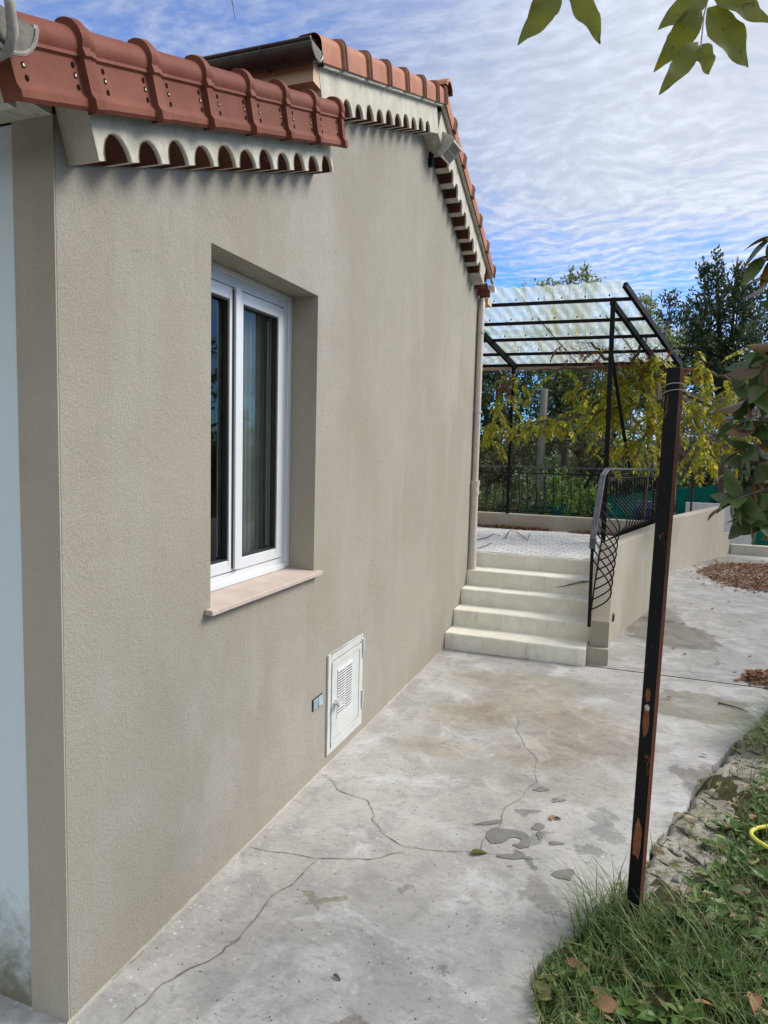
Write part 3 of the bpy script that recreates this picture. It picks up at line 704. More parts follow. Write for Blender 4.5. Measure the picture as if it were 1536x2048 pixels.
# ---- low roof
A_LOW = 0.345
low = MB()
Pl = frame_of(1.422, 2.870, A_LOW)
low.add([Pl(-0.02, 0.10, -6), Pl(-0.02, 0.10, 0.10), Pl(2.13, 0.10, 0.10), Pl(2.13, 0.10, -6), Pl(-0.02, 0.16, -6), Pl(-0.02, 0.16, 0.10), Pl(2.13, 0.16, 0.10), Pl(2.13, 0.16, -6)],
        [(0, 3, 2, 1), (4, 5, 6, 7), (0, 1, 5, 4), (1, 2, 6, 5), (2, 3, 7, 6), (3, 0, 4, 7)])
LOW = low.build('low_roof', M['tile_red'], HOUSE)
cornice('scalloped_cornice', frame_of(1.76, 2.86, 0.351), 1.82, 0.19, 0.1645, 0.090, 11)
MB().box((-6, 1.45, 2.89), (0.10, 1.475, 3.02)).box((-6, 1.475, 2.985), (-0.002, 1.698, 3.015)).build('eave_board', M['cornice'], HOUSE)

def verge_low(s0, L):
    """one verge tile: hanging face, bead at its foot, round shoulder on top, raised collar at the upper end"""
    prof = [(0.166, 0.004), (0.178, 0.000), (0.188, 0.010), (0.188, 0.028), (0.180, 0.040), (0.178, 0.050), (0.178, 0.128), (0.181, 0.131), (0.187, 0.135)]
    for j in range(19):
        t = -0.60 + (math.pi + 0.50) * j / 18; prof.append((0.148 + 0.046 * math.cos(t), 0.170 + 0.046 * math.sin(t)))
    prof.append((0.095, 0.165))
    cx, cn = 0.13, 0.10
    st = [(0.0, 0.0, 0), (L - 0.066, 0.0, 0), (L - 0.064, 0.004, 0), (L - 0.062, 0.022, 0), (L - 0.034, 0.024, 0), (L - 0.031, 0.012, 0), (L - 0.026, 0.014, 0), (L - 0.006, 0.012, 0), (L - 0.001, 0.001, 0)]
    rows = []
    for s, off, _ in st:
        row = []
        for (x, n) in prof:
            v = Vector((x - cx, n - cn)); l = v.length or 1; ex = off * (0.9 if x > 0.12 else 0.3)
            flat = 1.0 if n < 0.14 else 0.0
            nx = x + (ex if flat else v.x / l * ex); nn = n + (-ex * 0.35 if n < 0.02 else (0 if flat else v.y / l * ex))
            row.append(Pl(s0 + s, nn, nx))
        rows.append(row)
    mb = MB().strip(rows)
    # closed lower end, with its shadow slot
    mb.add([Pl(s0, n, x) for x, n in prof[:9]] + [Pl(s0, 0.165, 0.12), Pl(s0, 0.004, 0.12)], [tuple(range(11))[::-1]])
    o = mb.build('verge_tile', M['tile_red'], LOW, smooth=True)
    return o
def auto_smooth(o, ang=38):
    bm = bmesh.new(); bm.from_mesh(o.data); bmesh.ops.remove_doubles(bm, verts=bm.verts, dist=1e-6)
    bmesh.ops.recalc_face_normals(bm, faces=bm.faces)
    for e in bm.edges:
        if len(e.link_faces) == 2 and e.calc_face_angle(0) > R(ang): e.smooth = False
    for f in bm.faces: f.smooth = True
    bm.to_mesh(o.data); bm.free()
for k in range(7):
    L = 0.3122; s0 = k * L
    vt = verge_low(s0, L + 0.004); auto_smooth(vt, 25)
    bm = bmesh.new(); bm.from_mesh(vt.data)
    def disc(c, h, r1, r2, X, n, mi):
        f = bm.faces.new([bm.verts.new(Pl(c + r1 * math.cos(i * 2 * math.pi / n), h + r2 * math.sin(i * 2 * math.pi / n), X)) for i in range(n)]); f.material_index = mi
    for ss in (0.036, L - 0.088):
        for j, hn in enumerate((0.112, 0.087, 0.058)):
            c = s0 + ss + 0.002 * j; disc(c, hn, 0.0066, 0.0082, 0.1792, 12, 1)
            if j == 1: disc(c, hn, 0.0040, 0.0042, 0.1808, 8, 2)
    bm.to_mesh(vt.data); bm.free(); vt.data.materials.append(M['dark']); vt.data.materials.append(M['brass'])
# end capping of the low verge against the gable


# ---- main roof
SN, SF = 0.366, -0.405
Pn = frame_of(3.27, 3.90, SN)
Pf = frame_of(5.45, 4.70, SF)
LN = (5.45 - 3.27) / math.cos(math.atan(SN)); LF = (7.62 - 5.45) / math.cos(math.atan(SF))
mr = MB()
for P, L, X1 in ((Pn, LN, 0.12), (Pf, LF, 0.12)):
    mr.add([P(-0.06 if P is Pn else 0, 0.06, -6), P(-0.06 if P is Pn else 0, 0.06, X1), P(L, 0.06, X1), P(L, 0.06, -6), P(-0.06 if P is Pn else 0, 0.11, -6), P(-0.06 if P is Pn else 0, 0.11, X1), P(L, 0.11, X1), P(L, 0.11, -6)],
        [(0, 3, 2, 1), (4, 5, 6, 7), (0, 1, 5, 4), (1, 2, 6, 5), (2, 3, 7, 6), (3, 0, 4, 7)])
MAIN = mr.build('main_roof', M['tile_pink'], HOUSE)
def verge_main(P, s0, L, mortar=True):
    prof = [(0.150, 0.002), (0.166, 0.0), (0.168, 0.085)]
    for j in range(1, 7):
        t = math.pi / 2 * j / 6; prof.append((0.128 + 0.040 * math.cos(t), 0.085 + 0.045 * math.sin(t)))
    prof.append((0.06, 0.128)); prof.append((-0.02, 0.10))
    rows = []
    for s, off in ((0.0, 0.0), (L - 0.050, -0.004), (L - 0.046, 0.010), (L - 0.030, 0.012), (L - 0.027, 0.006), (L - 0.022, 0.014), (L - 0.001, 0.013), (L, 0.0)):
        rows.append([P(s0 + s, n + (off if i > 2 else 0) * 0.9 - (0.004 if off > 0 and i < 2 else 0), x + (off if i < 7 else 0)) for i, (x, n) in enumerate(prof)])
    mb = MB().strip(rows[:3], 0).strip(rows[2:], 1)
    o = mb.build('verge_tile', [M['tile_pink'], M['tile_dark']], MAIN); auto_smooth(o, 28)
ys = [3.235, 3.52, 3.87, 4.20, 4.54, 4.91, 5.24, 5.46]
for a, b in zip(ys[:-1], ys[1:]):
    k = math.cos(math.atan(SN)); verge_main(Pn, (a - 3.27) / k, (b - a) / k)
ysf = [5.44, 5.70, 6.05, 6.40, 6.76, 7.12, 7.50]
for a, b in zip(ysf[:-1], ysf[1:]):
    k = math.cos(math.atan(SF)); verge_main(Pf, (a - 5.45) / k, (b - a) / k + 0.03)
# ridge tile end standing proud at the apex
rt = MB(); rows = []
for x in (-6, 0.19, 0.195):
    rows.append([(x, 5.45 + 0.10 * math.cos(t) * (1 if x < 0.193 else 0.7), 4.80 + 0.075 * math.sin(t) * (1 if x < 0.193 else 0.7)) for t in [math.pi * i / 8 for i in range(9)]])
rt.strip(rows).build('ridge_tile', M['tile_pink'], MAIN, smooth=True)
cornice('scalloped_cornice', frame_of(3.34, 3.71, SN), 2.21, 0.205, 0.176, 0.33, 10)
cornice('scalloped_cornice', frame_of(5.40, 4.47, -0.405), 1.98, 0.21, 0.178, 0.30, 9)
# mortar bedding under the verge tiles
for P, L, nm in ((Pn, LN, 0), (Pf, LF, 1)):
    m_ = MB(); rows = []
    for i in range(60):
        s = L * i / 59; w = 0.006 * mnoise.noise(Vector((s * 20, nm, 3)))
        rows.append([P(s, 0.05, 0.10), P(s, -0.012 + w, 0.121), P(s, -0.014 + w, 0.150 + w), P(s, 0.01, 0.152)])
    m_.strip(rows).build('mortar_bed', M['cornice'], MAIN)
# canal tiles at the far foot of the gable
ct = MB()
for k, (y, z) in enumerate(((7.30, 3.78), (7.38, 3.70), (7.50, 3.66))):
    for side in (0,):
        rows = []
        for x in (0.005, 0.125):
            rows.append([(x, y + 0.062 * math.cos(t), z + 0.075 * math.sin(t)) for t in [math.pi * i / 8 for i in range(9)]])
        ct.strip(rows)
ct.build('canal_tile_end', M['tile_red'], HOUSE, smooth=True)
# soffit and eave board of the far side
MB().box((-6, 7.58, 3.60), (0.10, 7.78, 3.66)).build('far_soffit', M['peach'], HOUSE)

def gutter(name, x0, x1, y, z, r, mat, lipmat, thick=0.006):
    mb = MB(); n = 14; rows = []
    for x in (x0, x1):
        rows.append([(x, y + r * math.cos(t), z + r * math.sin(t)) for t in [math.pi + math.pi * i / n for i in range(n + 1)]])
    mb.strip(rows, 0)
    rows = [[(x, y + (r - thick) * math.cos(t), z + (r - thick) * math.sin(t)) for t in [math.pi + math.pi * i / n for i in range(n + 1)]] for x in (x0, x1)]
    mb.strip([q[::-1] for q in rows], 0)
    mb.add([(x1, y + r * math.cos(t), z + r * math.sin(t)) for t in [math.pi + math.pi * i / n for i in range(n + 1)]], [tuple(range(n + 1))], 0)
    for sgn in (-1, 1): mb.tube([(x0, y + sgn * r, z + 0.004), (x1, y + sgn * r, z + 0.004)], 0.009, 8, 1)
    mb.tube([(x1, y + r * math.cos(t), z + r * math.sin(t)) for t in [math.pi + math.pi * i / n for i in range(n + 1)]], 0.006, 6, 1)
    return mb.build(name, [mat, lipmat], HOUSE, smooth=False)
M['zinc'] = paint('weathered_zinc', (0.085, 0.075, 0.058), 0.6, 0.3, bump=0.6)
M['zinc_pale'] = terracotta('limed_zinc', (0.24, 0.23, 0.21), (0.40, 0.38, 0.36), 0.7, 3)
g0 = gutter('gutter', -6, 0.235, 1.325, 3.035, 0.095, M['zinc'], M['zinc_pale'])
br = MB()
br.tube([(0.250, 1.315, 3.13), (0.268, 1.30, 3.08), (0.272, 1.31, 3.02), (0.262, 1.325, 2.975), (0.235, 1.335, 2.94), (0.20, 1.33, 2.925)], [0.009, 0.0105, 0.012, 0.013, 0.012, 0.009], 10)
br.build('gutter_bracket', M['zinc_pale'], HOUSE, smooth=True)
g1 = gutter('gutter', -6, 0.165, 3.16, 3.925, 0.066, M['gutter_dark'], M['gutter_dark'])
for x in (-0.11, -1.1): mb = MB().tube([(x, 3.16 + 0.069 * math.cos(t), 3.925 + 0.069 * math.sin(t)) for t in [math.pi + math.pi * i / 10 for i in range(11)]], 0.006, 6); mb.build('gutter_joint', M['gutter_dark'], HOUSE)
MB().box((-6, 3.22, 3.80), (0.118, 3.34, 3.90)).build('peach_soffit', M['peach'], HOUSE)
g2 = gutter('gutter', -6, 0.15, 7.70, 3.80, 0.055, M['white_paint'], M['white_paint'])

# ---- downpipe
dp = MB(); X, Y = 0.038, 7.545
dp.tube([(X, Y, 0.665), (X, Y, 0.84)], 0.050, 16).tube([(X, Y, 0.84), (X, Y, 1.52)], 0.044, 16)
dp.tube([(X, Y, 1.50), (X, Y, 1.53), (X, Y, 1.56), (X, Y, 1.60), (X, Y, 1.66), (X, Y, 1.665)], [0.046, 0.056, 0.050, 0.050, 0.058, 0.058], 16)
dp.tube([(X, Y, 1.66), (X, Y, 3.52), (X, Y + 0.02, 3.60), (X - 0.01, Y + 0.07, 3.66), (X - 0.02, Y + 0.12, 3.72), (X - 0.02, Y + 0.14, 3.78)], 0.036, 16)
DP = dp.build('downpipe', M['pipe'], HOUSE, smooth=True); auto_smooth(DP, 40)
for z in (0.84, 2.42, 3.28):
    MB().tube([(X, Y, z), (X, Y, z + 0.022)], 0.050 if z < 1 else 0.044, 16).box((0.001, Y - 0.012, z), (X, Y + 0.012, z + 0.022)).build('pipe_clip', M['pipe'], DP)

# ---- window
WIN = MB(); XF = -0.172
WIN.box((-0.235, WY0 + 0.001, WZ0 + 0.001), (XF, WY0 + 0.06, WZ1 - 0.001)).box((-0.235, 3.478, WZ0 + 0.001), (XF, WY1 - 0.001, WZ1 - 0.001))
WIN.box((-0.235, WY0 + 0.06, WZ1 - 0.075), (XF, 3.478, WZ1 - 0.001)).box((-0.235, WY0 + 0.06, WZ0 + 0.001), (XF, 3.478, WZ0 + 0.065))
wo = WIN.build('window', M['pvc'], HOUSE, label='white plastic two leaf window set deep in the beige wall'); 
# stepped lip round the frame
lp = MB()
for a, b in (((XF, 3.520, WZ0 + 0.002), (XF + 0.012, WY1 - 0.001, WZ1 - 0.03)), ((XF, WY0 + 0.001, WZ1 - 0.028), (XF + 0.012, WY1 - 0.001, WZ1 - 0.001)), ((XF, WY0 + 0.001, WZ0 + 0.002), (XF + 0.016, 3.520, WZ0 + 0.032))): lp.box(a, b)
l = lp.build('frame_lip', M['pvc'], wo); bevel(l, 0.003)
def sash(y0, y1, z0, z1, st=0.058):
    xf, xb = XF + 0.006, -0.225
    s = MB().box((xb, y0, z0), (xf, y0 + st, z1)).box((xb, y1 - st, z0), (xf, y1, z1)).box((xb, y0 + st, z1 - st), (xf, y1 - st, z1)).box((xb, y0 + st, z0), (xf, y1 - st, z0 + st))
    o = s.build('sash', M['pvc'], wo); bevel(o, 0.004)
    sl = MB(); a = st + 0.0; b = 0.008
    for (ya, yb, za, zb) in ((y0 + a, y0 + a + b, z0 + a, z1 - a), (y1 - a - b, y1 - a, z0 + a, z1 - a), (y0 + a + b, y1 - a - b, z0 + a, z0 + a + b), (y0 + a + b, y1 - a - b, z1 - a - b, z1 - a)): sl.box((-0.205, ya, za), (xf - 0.008, yb, zb))
    # glazing spacer bars of the double pane
    c = a + b + 0.012
    for xx in (-0.222,):
        for (ya, yb, za, zb) in ((y1 - c - 0.008, y1 - c, z0 + c, z1 - c), (y0 + c, y0 + c + 0.008, z0 + c, z1 - c)): sl.box((xx, ya, za), (xx + 0.006, yb, zb), 1)
    sl.build('glazing_seal', [M['seal'], M['lamp_grey']], wo)
    MB().add([(-0.200, y0 + a, z0 + a), (-0.200, y1 - a, z0 + a), (-0.200, y1 - a, z1 - a), (-0.200, y0 + a, z1 - a)], [(0, 1, 2, 3)]).build('pane', M['glass'], wo)
    return o
s1 = sash(WY0 + 0.066, 2.988, WZ0 + 0.070, WZ1 - 0.082); s2 = sash(2.994, 3.472, WZ0 + 0.070, WZ1 - 0.082)
gp_ = MB()   # dark gap between sashes and frame
gp_.box((-0.22, 3.4722, WZ0 + 0.066), (XF - 0.004, 3.4778, WZ1 - 0.076)).box((-0.22, WY0 + 0.062, WZ1 - 0.0818), (XF - 0.004, 3.472, WZ1 - 0.0762)).box((-0.22, WY0 + 0.062, WZ0 + 0.0655), (XF - 0.004, 3.472, WZ0 + 0.0695))
gp_.build('frame_gap', M['seal'], wo)
ov = MB().box((XF + 0.006, 2.962, WZ0 + 0.078), (XF + 0.022, 3.012, WZ1 - 0.075)).build('cover_strip', M['pvc'], wo); bevel(ov, 0.004)
MB().box((XF + 0.0065, 2.952, WZ0 + 0.085), (XF + 0.010, 2.962, WZ1 - 0.09)).build('cover_seal', M['seal'], wo)
sl = MB(); y0, y1 = 2.485, 3.600
sl.add([(-0.172, y0 + 0.046, 1.291), (-0.172, y1 - 0.041, 1.291), (0.0, y1 - 0.041, 1.282), (0.001, y1, 1.282), (0.042, y1, 1.279), (0.042, y0, 1.279), (0.001, y0, 1.282), (0.0, y0 + 0.046, 1.282)] +
       [(x, y, z - 0.024) for x, y, z in [(-0.172, y0 + 0.046, 1.291), (-0.172, y1 - 0.041, 1.291), (0.0, y1 - 0.041, 1.282), (0.001, y1, 1.282), (0.042, y1, 1.279), (0.042, y0, 1.279), (0.001, y0, 1.282), (0.0, y0 + 0.046, 1.282)]],
       [tuple(range(8)), tuple(range(15, 7, -1))] + [(i, i + 8, (i + 1) % 8 + 8, (i + 1) % 8) for i in range(8)])
so_ = sl.build('window_sill', M['sill'], HOUSE); bevel(so_, 0.004)

# ================================================================== WALL FITTINGS
CAB = thing('meter_cabinet', 'pale grey metal meter cabinet with louvred door at the foot of the beige wall', 'cabinet', (0, 4.04, 0.07))
def loc(mb): mb.v = [(a, b - 4.04, c - 0.07) for a, b, c in mb.v]; return mb
y0, y1, z0, z1 = 3.765, 4.335, 0.075, 0.718
b_ = loc(MB().box((0.0, y0, z0), (0.014, y0 + 0.038, z1)).box((0.0, y1 - 0.038, z0), (0.014, y1, z1)).box((0.0, y0 + 0.038, z1 - 0.05), (0.014, y1 - 0.038, z1)).box((0.0, y0 + 0.038, z0), (0.014, y1 - 0.038, z0 + 0.03)).box((0.0, y0 + 0.038, z0 + 0.03), (0.003, y1 - 0.038, z1 - 0.05), 1)).build('cabinet_frame', [M['cab'], M['dark']], CAB); bevel(b_, 0.003)
dy0, dy1, dz0, dz1 = y0 + 0.045, y1 - 0.045, z0 + 0.036, z1 - 0.056
d_ = loc(MB().box((0.004, dy0, dz0), (0.020, dy0 + 0.030, dz1)).box((0.004, dy1 - 0.030, dz0), (0.020, dy1, dz1)).box((0.004, dy0 + 0.03, dz1 - 0.034), (0.020, dy1 - 0.03, dz1)).box((0.004, dy0 + 0.03, dz0), (0.020, dy1 - 0.03, dz0 + 0.034)).box((0.004, dy0 + 0.034, dz0 + 0.038), (0.0175, dy1 - 0.034, dz1 - 0.038))).build('cabinet_door', M['cab'], CAB); bevel(d_, 0.002)
gr = MB()
for c0, c1 in ((3.900, 4.005), (4.020, 4.125)):
    gr.box((0.0175, c0 - 0.006, 0.285), (0.022, c0, 0.585)); gr.box((0.0175, c1, 0.285), (0.022, c1 + 0.006, 0.585))
    for k in range(17):
        z = 0.288 + k * 0.0175
        gr.add([(0.0185, c0, z), (0.0185, c1, z), (0.027, c1, z + 0.009), (0.027, c0, z + 0.009), (0.0185, c0, z + 0.0105), (0.0185, c1, z + 0.0105)], [(0, 1, 2, 3), (3, 2, 5, 4)]); gr.add([(0.0178, c0, z - 0.007), (0.0178, c1, z - 0.007), (0.0178, c1, z), (0.0178, c0, z)], [(0, 1, 2, 3)], 1)
gr.box((0.0175, 3.892, 0.585), (0.023, 4.133, 0.592)).box((0.0175, 3.892, 0.278), (0.023, 4.133, 0.285))
loc(gr).build('vent_grille', [M['cab_white'], M['dark']], d_)
kb = MB().tube([(0.020, 3.835, 0.395), (0.050, 3.835, 0.395), (0.052, 3.835, 0.395), (0.066, 3.835, 0.395)], [0.008, 0.008, 0.016, 0.016], 14)
kb.tube([(0.020, 3.87, 0.39), (0.062, 3.87, 0.39)], [0.020, 0.020], 16)
loc(kb).build('lock_knob', M['cab'], d_, smooth=False)
for z in (0.60, 0.235):
    loc(MB().tube([(0.018, y1 - 0.010, z), (0.018, y1 - 0.010, z + 0.085)], 0.011, 12)).build('hinge', M['cab'], CAB)
    loc(MB().tube([(0.018, y1 - 0.010, z - 0.05), (0.018, y1 - 0.010, z - 0.003)], 0.0065, 10)).build('hinge_pin', M['cab'], CAB)

sk = thing('socket_box', 'small two module outdoor socket box with pale blue covers, left of the meter cabinet', 'socket', (0.0, 3.635, 0.468))
MB().box((0.0005, -0.068, -0.036), (0.006, 0.068, 0.036)).build('backing', M['seal'], sk)
for a in (-0.064, 0.003):
    c = MB().box((0.006, a, -0.032), (0.0105, a + 0.060, 0.032)).build('cover', M['blue_film'], sk); bevel(c, 0.003)

# floodlight under the apex
FL = thing('floodlight', 'grey caged floodlight on a bracket under the roof apex', 'floodlight', (0.0, 5.60, 4.42))
ax = Vector((0.66, -0.06, -0.70)).normalized(); side = ax.cross(Vector((0, 0, 1))).normalized(); upv = side.cross(ax).normalized()
hc = Vector((0.12, 0.0, 0.03))
def fr(d, hw, hh): return [hc + ax * d + side * (a * hw * 0.85) + upv * (b * hh * 0.85) for a, b in ((-1, -1), (1, -1), (1, 1), (-1, 1))]
hb = MB().strip([fr(-0.09, 0.035, 0.03), fr(-0.05, 0.065, 0.055), fr(0.035, 0.095, 0.075), fr(0.05, 0.115, 0.088), fr(0.075, 0.115, 0.088)], close=True).add(fr(-0.09, 0.035, 0.03), [(0, 1, 2, 3)])
h_ = hb.build('housing', M['lamp_grey'], FL)
fins = MB()
for k in range(-4, 5):
    p = hc + side * (k * 0.018)
    fins.bar(p + ax * -0.07 + upv * 0.045, p + ax * 0.04 + upv * 0.082, 0.004, 0.022, up=upv)
fins.build('cooling_fins', M['lamp_grey'], h_)
MB().add(fr(0.072, 0.104, 0.078), [(0, 1, 2, 3)]).build('lamp_glass', M['lamp_glass'], FL)
cg = MB(); q = fr(0.082, 0.108, 0.082)
for i in range(4): cg.bar(q[i], q[(i + 1) % 4], 0.012, 0.012)
for k in range(1, 9): cg.bar(q[0].lerp(q[1], k / 9), q[3].lerp(q[2], k / 9), 0.005, 0.006)
cg.bar(q[0].lerp(q[3], 0.5), q[1].lerp(q[2], 0.5), 0.004, 0.005)
cg.build('cage', M['lamp_grey'], FL)
bk = MB().box((0.0, -0.035, -0.07), (0.02, 0.035, 0.03)).bar((0.015, 0.0, -0.03), hc + ax * -0.02 - upv * 0.04, 0.03, 0.022).tube([(0.01, 0.02, 0.0), (0.04, 0.03, 0.05), (0.07, 0.0, 0.10), hc + ax * -0.09], 0.006, 6)
bk.box((0.0, -0.055, -0.13), (0.035, -0.012, -0.075))
bk.build('bracket', M['iron_rust'], FL)

# ================================================================== STEPS, TERRACE, WALLS
def step_mat(name='cream_painted_concrete'):
    m, t = new_mat(name); co = t.coord('Object'); geo = t.add('ShaderNodeNewGeometry')
    nz = t.add('ShaderNodeSeparateXYZ', {0: geo.outputs['Normal']}).outputs[2]
    n = t.noise(co, 5, 6, 0.68, 0.4); drip = t.noise(t.map(co, (9, 9, 1.6)), 1.6, 6, 0.75, 0.5); f = t.noise(co, 55, 4, 0.7)
    col = t.mix(t.ramp(n, 0.35, 0.7), (0.70, 0.67, 0.57), (0.79, 0.77, 0.68))
    dm = t.math('MULTIPLY', t.ramp(drip, 0.52, 0.72), t.math('SUBTRACT', 1.0, t.math('ABSOLUTE', nz)))
    col = t.mix(t.math('MULTIPLY', dm, 0.38), col, (0.30, 0.26, 0.20))
    col = t.mix(t.ramp(t.noise(co, 12, 6, 0.75, 0.6), 0.58, 0.72, 0, 0.45), col, (0.36, 0.33, 0.27))
    col = t.mix(t.ramp(f, 0.58, 0.75, 0, 0.3), col, (0.25, 0.23, 0.2))
    finish(t, col, 0.85, t.math('ADD', n, t.math('MULTIPLY', f, 0.3)), 0.35, 0.008, 0.25); return m
M['step'] = step_mat()
STEPS = thing('staircase', 'five cream painted concrete steps rising from the yard to the terrace', 'steps', (0.7, 6.6, 0))
SY = [6.60, 6.925, 7.225, 7.475, 7.780]; SZ = [0.165, 0.333, 0.500, 0.668, 0.835]
def wob_box(x0, x1, y0, y1, z0, z1, seed, nx=26):
    """a cast step: front arris slightly uneven"""
    mb = MB(); prof = [(0.0, 0.0), (0.0, 0.35), (0.0, 0.85), (0.003, 0.94), (0.010, 0.985), (0.022, 1.0), (0.08, 1.0)]; rows = []
    for i in range(nx + 1):
        x = x0 + (x1 - x0) * i / nx; row = [(x, y1, z0)]; row = []
        for a, b in prof:
            w = 0.006 * mnoise.noise(Vector((x * 7, b * 3, seed))) + 0.003 * mnoise.noise(Vector((x * 31, b * 9, seed)))
            row.append((x, y0 + a + w, z0 + (z1 - z0) * b + (w * 0.5 if b > 0.9 else 0)))
        row.append((x, y1, z1)); rows.append(row)
    mb.strip(rows)
    mb.add([rows[0][i] for i in range(len(rows[0]))] + [(x0, y1, z0)], [tuple(range(len(rows[0]) + 1))]).add(list(rows[-1]) + [(x1, y1, z0)], [tuple(range(len(rows[-1]), -1, -1))])
    mb.v = [(a - 0.7, b - 6.6, c) for a, b, c in mb.v]; return mb
for i in range(5):
    y1 = SY[i + 1] + 0.04 if i < 4 else 8.0
    z0 = SZ[i - 1] - 0.02 if i else -0.03
    o = wob_box(0.004, 1.392 if i else 1.372, SY[i], y1, z0, SZ[i], i * 2.3).build('step', M['step'], STEPS, smooth=True); auto_smooth(o, 50)
# chipped crack in the fourth riser
ck = MB(); pts = [(0.985, 0.555), (1.03, 0.575), (1.08, 0.583), (1.13, 0.605), (1.18, 0.622), (1.24, 0.642)]
L = []; U = []
for i, (x, z) in enumerate(pts):
    w = 0.0022 + 0.002 * i; dz = 0.004 * mnoise.noise(Vector((x * 40, 0, 1))); L.append((x - 0.7, 7.462 - 6.6, z - w + dz)); U.append((x - 0.7, 7.462 - 6.6, z + w + dz))
ck.strip([L, U]); ck.poly([(1.22, 0.635), (1.26, 0.632), (1.31, 0.645), (1.335, 0.650), (1.32, 0.664), (1.27, 0.660), (1.235, 0.655)], [], lambda a, b: (a - 0.7, 7.4605 - 6.6, b))
ck.build('crack', M['crack'], STEPS)
# low cheek blocks on the right of the steps
ch = MB().box((1.374 - .7, 6.685 - 6.6, -0.03), (1.572 - .7, 7.0 - 6.6, 0.160)).build('cheek_block', M['wall_smooth'], STEPS); bevel(ch, 0.006)
cm = MB(); xa, xb = 1.395 - .7, 1.566 - .7
pr = [(6.76 - 6.6, 0.16), (6.76 - 6.6, 0.405), (7.56 - 6.6, 1.045), (7.56 - 6.6, 0.0), (7.0 - 6.6, 0.0), (7.0 - 6.6, 0.161)]
cm.add([(xa, a, b) for a, b in pr] + [(xb, a, b) for a, b in pr], [tuple(range(6)), tuple(range(11, 5, -1))] + [(i, (i + 1) % 6, (i + 1) % 6 + 6, i + 6) for i in range(6)])
c_ = cm.build('sloping_cheek', M['wall_smooth'], STEPS); bevel(c_, 0.005)

# terrace paving
def paving():
    m, t = new_mat('stamped_terrace_paving'); co = t.coord('Object')
    v = t.map(co, (1, 1, 1), (0, 0, 0), (0, 0, R(8)))
    wn = t.add('ShaderNodeTexNoise', {'Vector': co, 'Scale': 6.0, 'Detail': 3.0})
    v2 = t.add('ShaderNodeVectorMath', {0: v, 1: t.add('ShaderNodeVectorMath', {0: wn.outputs[1], 'Scale': 0.035}, operation='SCALE').outputs[0]}, operation='ADD').outputs[0]
    br_ = t.add('ShaderNodeTexBrick', {'Vector': v2, 'Color1': (0.62, 0.61, 0.58, 1), 'Color2': (0.74, 0.73, 0.70, 1), 'Mortar': (0.36, 0.355, 0.34, 1), 'Scale': 1.0, 'Mortar Size': 0.011, 'Mortar Smooth': 0.5, 'Brick Width': 0.17, 'Row Height': 0.10})
    n = t.noise(co, 9, 6, 0.7, 0.5)
    col = t.mix(t.ramp(n, 0.48, 0.68, 0, 0.7), br_.outputs[0], (0.36, 0.37, 0.39))
    finish(t, col, 0.6, t.math('ADD', t.math('MULTIPLY', br_.outputs[1], -1.0), n), 0.6, 0.006, 0.4); return m
M['paving'] = paving()
tr = MB().poly([(-5, 7.80), (0.0, 7.80), (1.395, 7.80), (1.44, 7.8), (2.02, 10.46), (-5, 10.46)], [], lambda a, b: (a, b, 0.8385)).build('terrace_floor', M['paving']); struct(tr)
tb = MB().box((-5, 7.80, -0.1), (1.30, 10.5, 0.80)).build('terrace_base', M['wall_smooth']); struct(tb)

def wallrun(name, pts, thick, label, cat, mats, group=None, z0=-0.05, left=True):
    """pts: (x, y, ztop) along the outer face; thickness goes to the left of the run"""
    n = len(pts); A = []; B = []
    for i, (x, y, z) in enumerate(pts):
        a = pts[max(0, i - 1)]; b = pts[min(n - 1, i + 1)]; d = Vector((b[0] - a[0], b[1] - a[1], 0)).normalized(); nn = Vector((-d.y, d.x, 0)) * (thick if left else -thick)
        A.append(Vector((x, y, 0))); B.append(Vector((x, y, 0)) + nn)
    mb = MB(); rows = []
    for i, (x, y, z) in enumerate(pts):
        rows.append([(A[i].x, A[i].y, z0), (A[i].x, A[i].y, z), (B[i].x, B[i].y, z), (B[i].x, B[i].y, z0)])
    mb.strip(rows); mb.add(rows[0], [(0, 1, 2, 3)]).add(rows[-1], [(3, 2, 1, 0)])
    o = mb.build(name, mats); bevel(o, 0.006, 2, 40); tag(o, label, cat, group); return o
wallrun('side_parapet', [(1.566, 7.563, 1.045), (1.70, 8.20, 1.048), (1.95, 9.30, 1.052), (2.20, 10.36, 1.055)], 0.17, 'beige rendered parapet running from the steps along the side of the terrace', 'wall', M['wall_smooth'])
rp = MB().box((-5, 10.462, -0.05), (2.02, 10.63, 1.05)).build('rear_parapet', M['wall_smooth']); bevel(rp, 0.006); tag(rp, 'low pale parapet closing the far side of the terrace behind the dead leaves', 'wall')
def far_wall():
    P = []
    def at(t): return (1.80 + (3.62 - 1.80) * t, 11.35 + (15.72 - 11.35) * t)
    for t, z in ((0, 0.90), (0.5, 0.955), (0.903, 1.01), (0.9031, 0.47), (1.0, 0.45)): P.append((*at(t), z))
    wallrun('garden_wall', P, 0.18, 'long beige garden wall beyond the terrace with a notch at its far end', 'wall', M['wall_smooth'])
    MB_ = MB().box((3.64, 15.74, -0.05), (8.5, 15.92, 0.20)).build('kerb_wall', M['cornice']); bevel(MB_, 0.008)
    tag(MB_, 'low concrete kerb wall at the back of the yard under the green net', 'wall')
    q = MB().box((2.82, 17.0, -1.3), (4.2, 17.15, 0.95)).build('white_block', M['white_paint']); tag(q, 'plain white garden block showing above the beige garden wall', 'wall')
far_wall()
lb = thing('wall_outlet', 'dark rectangular outlet low on the side parapet next to the steps', 'outlet', (1.585, 7.5, 0.29))
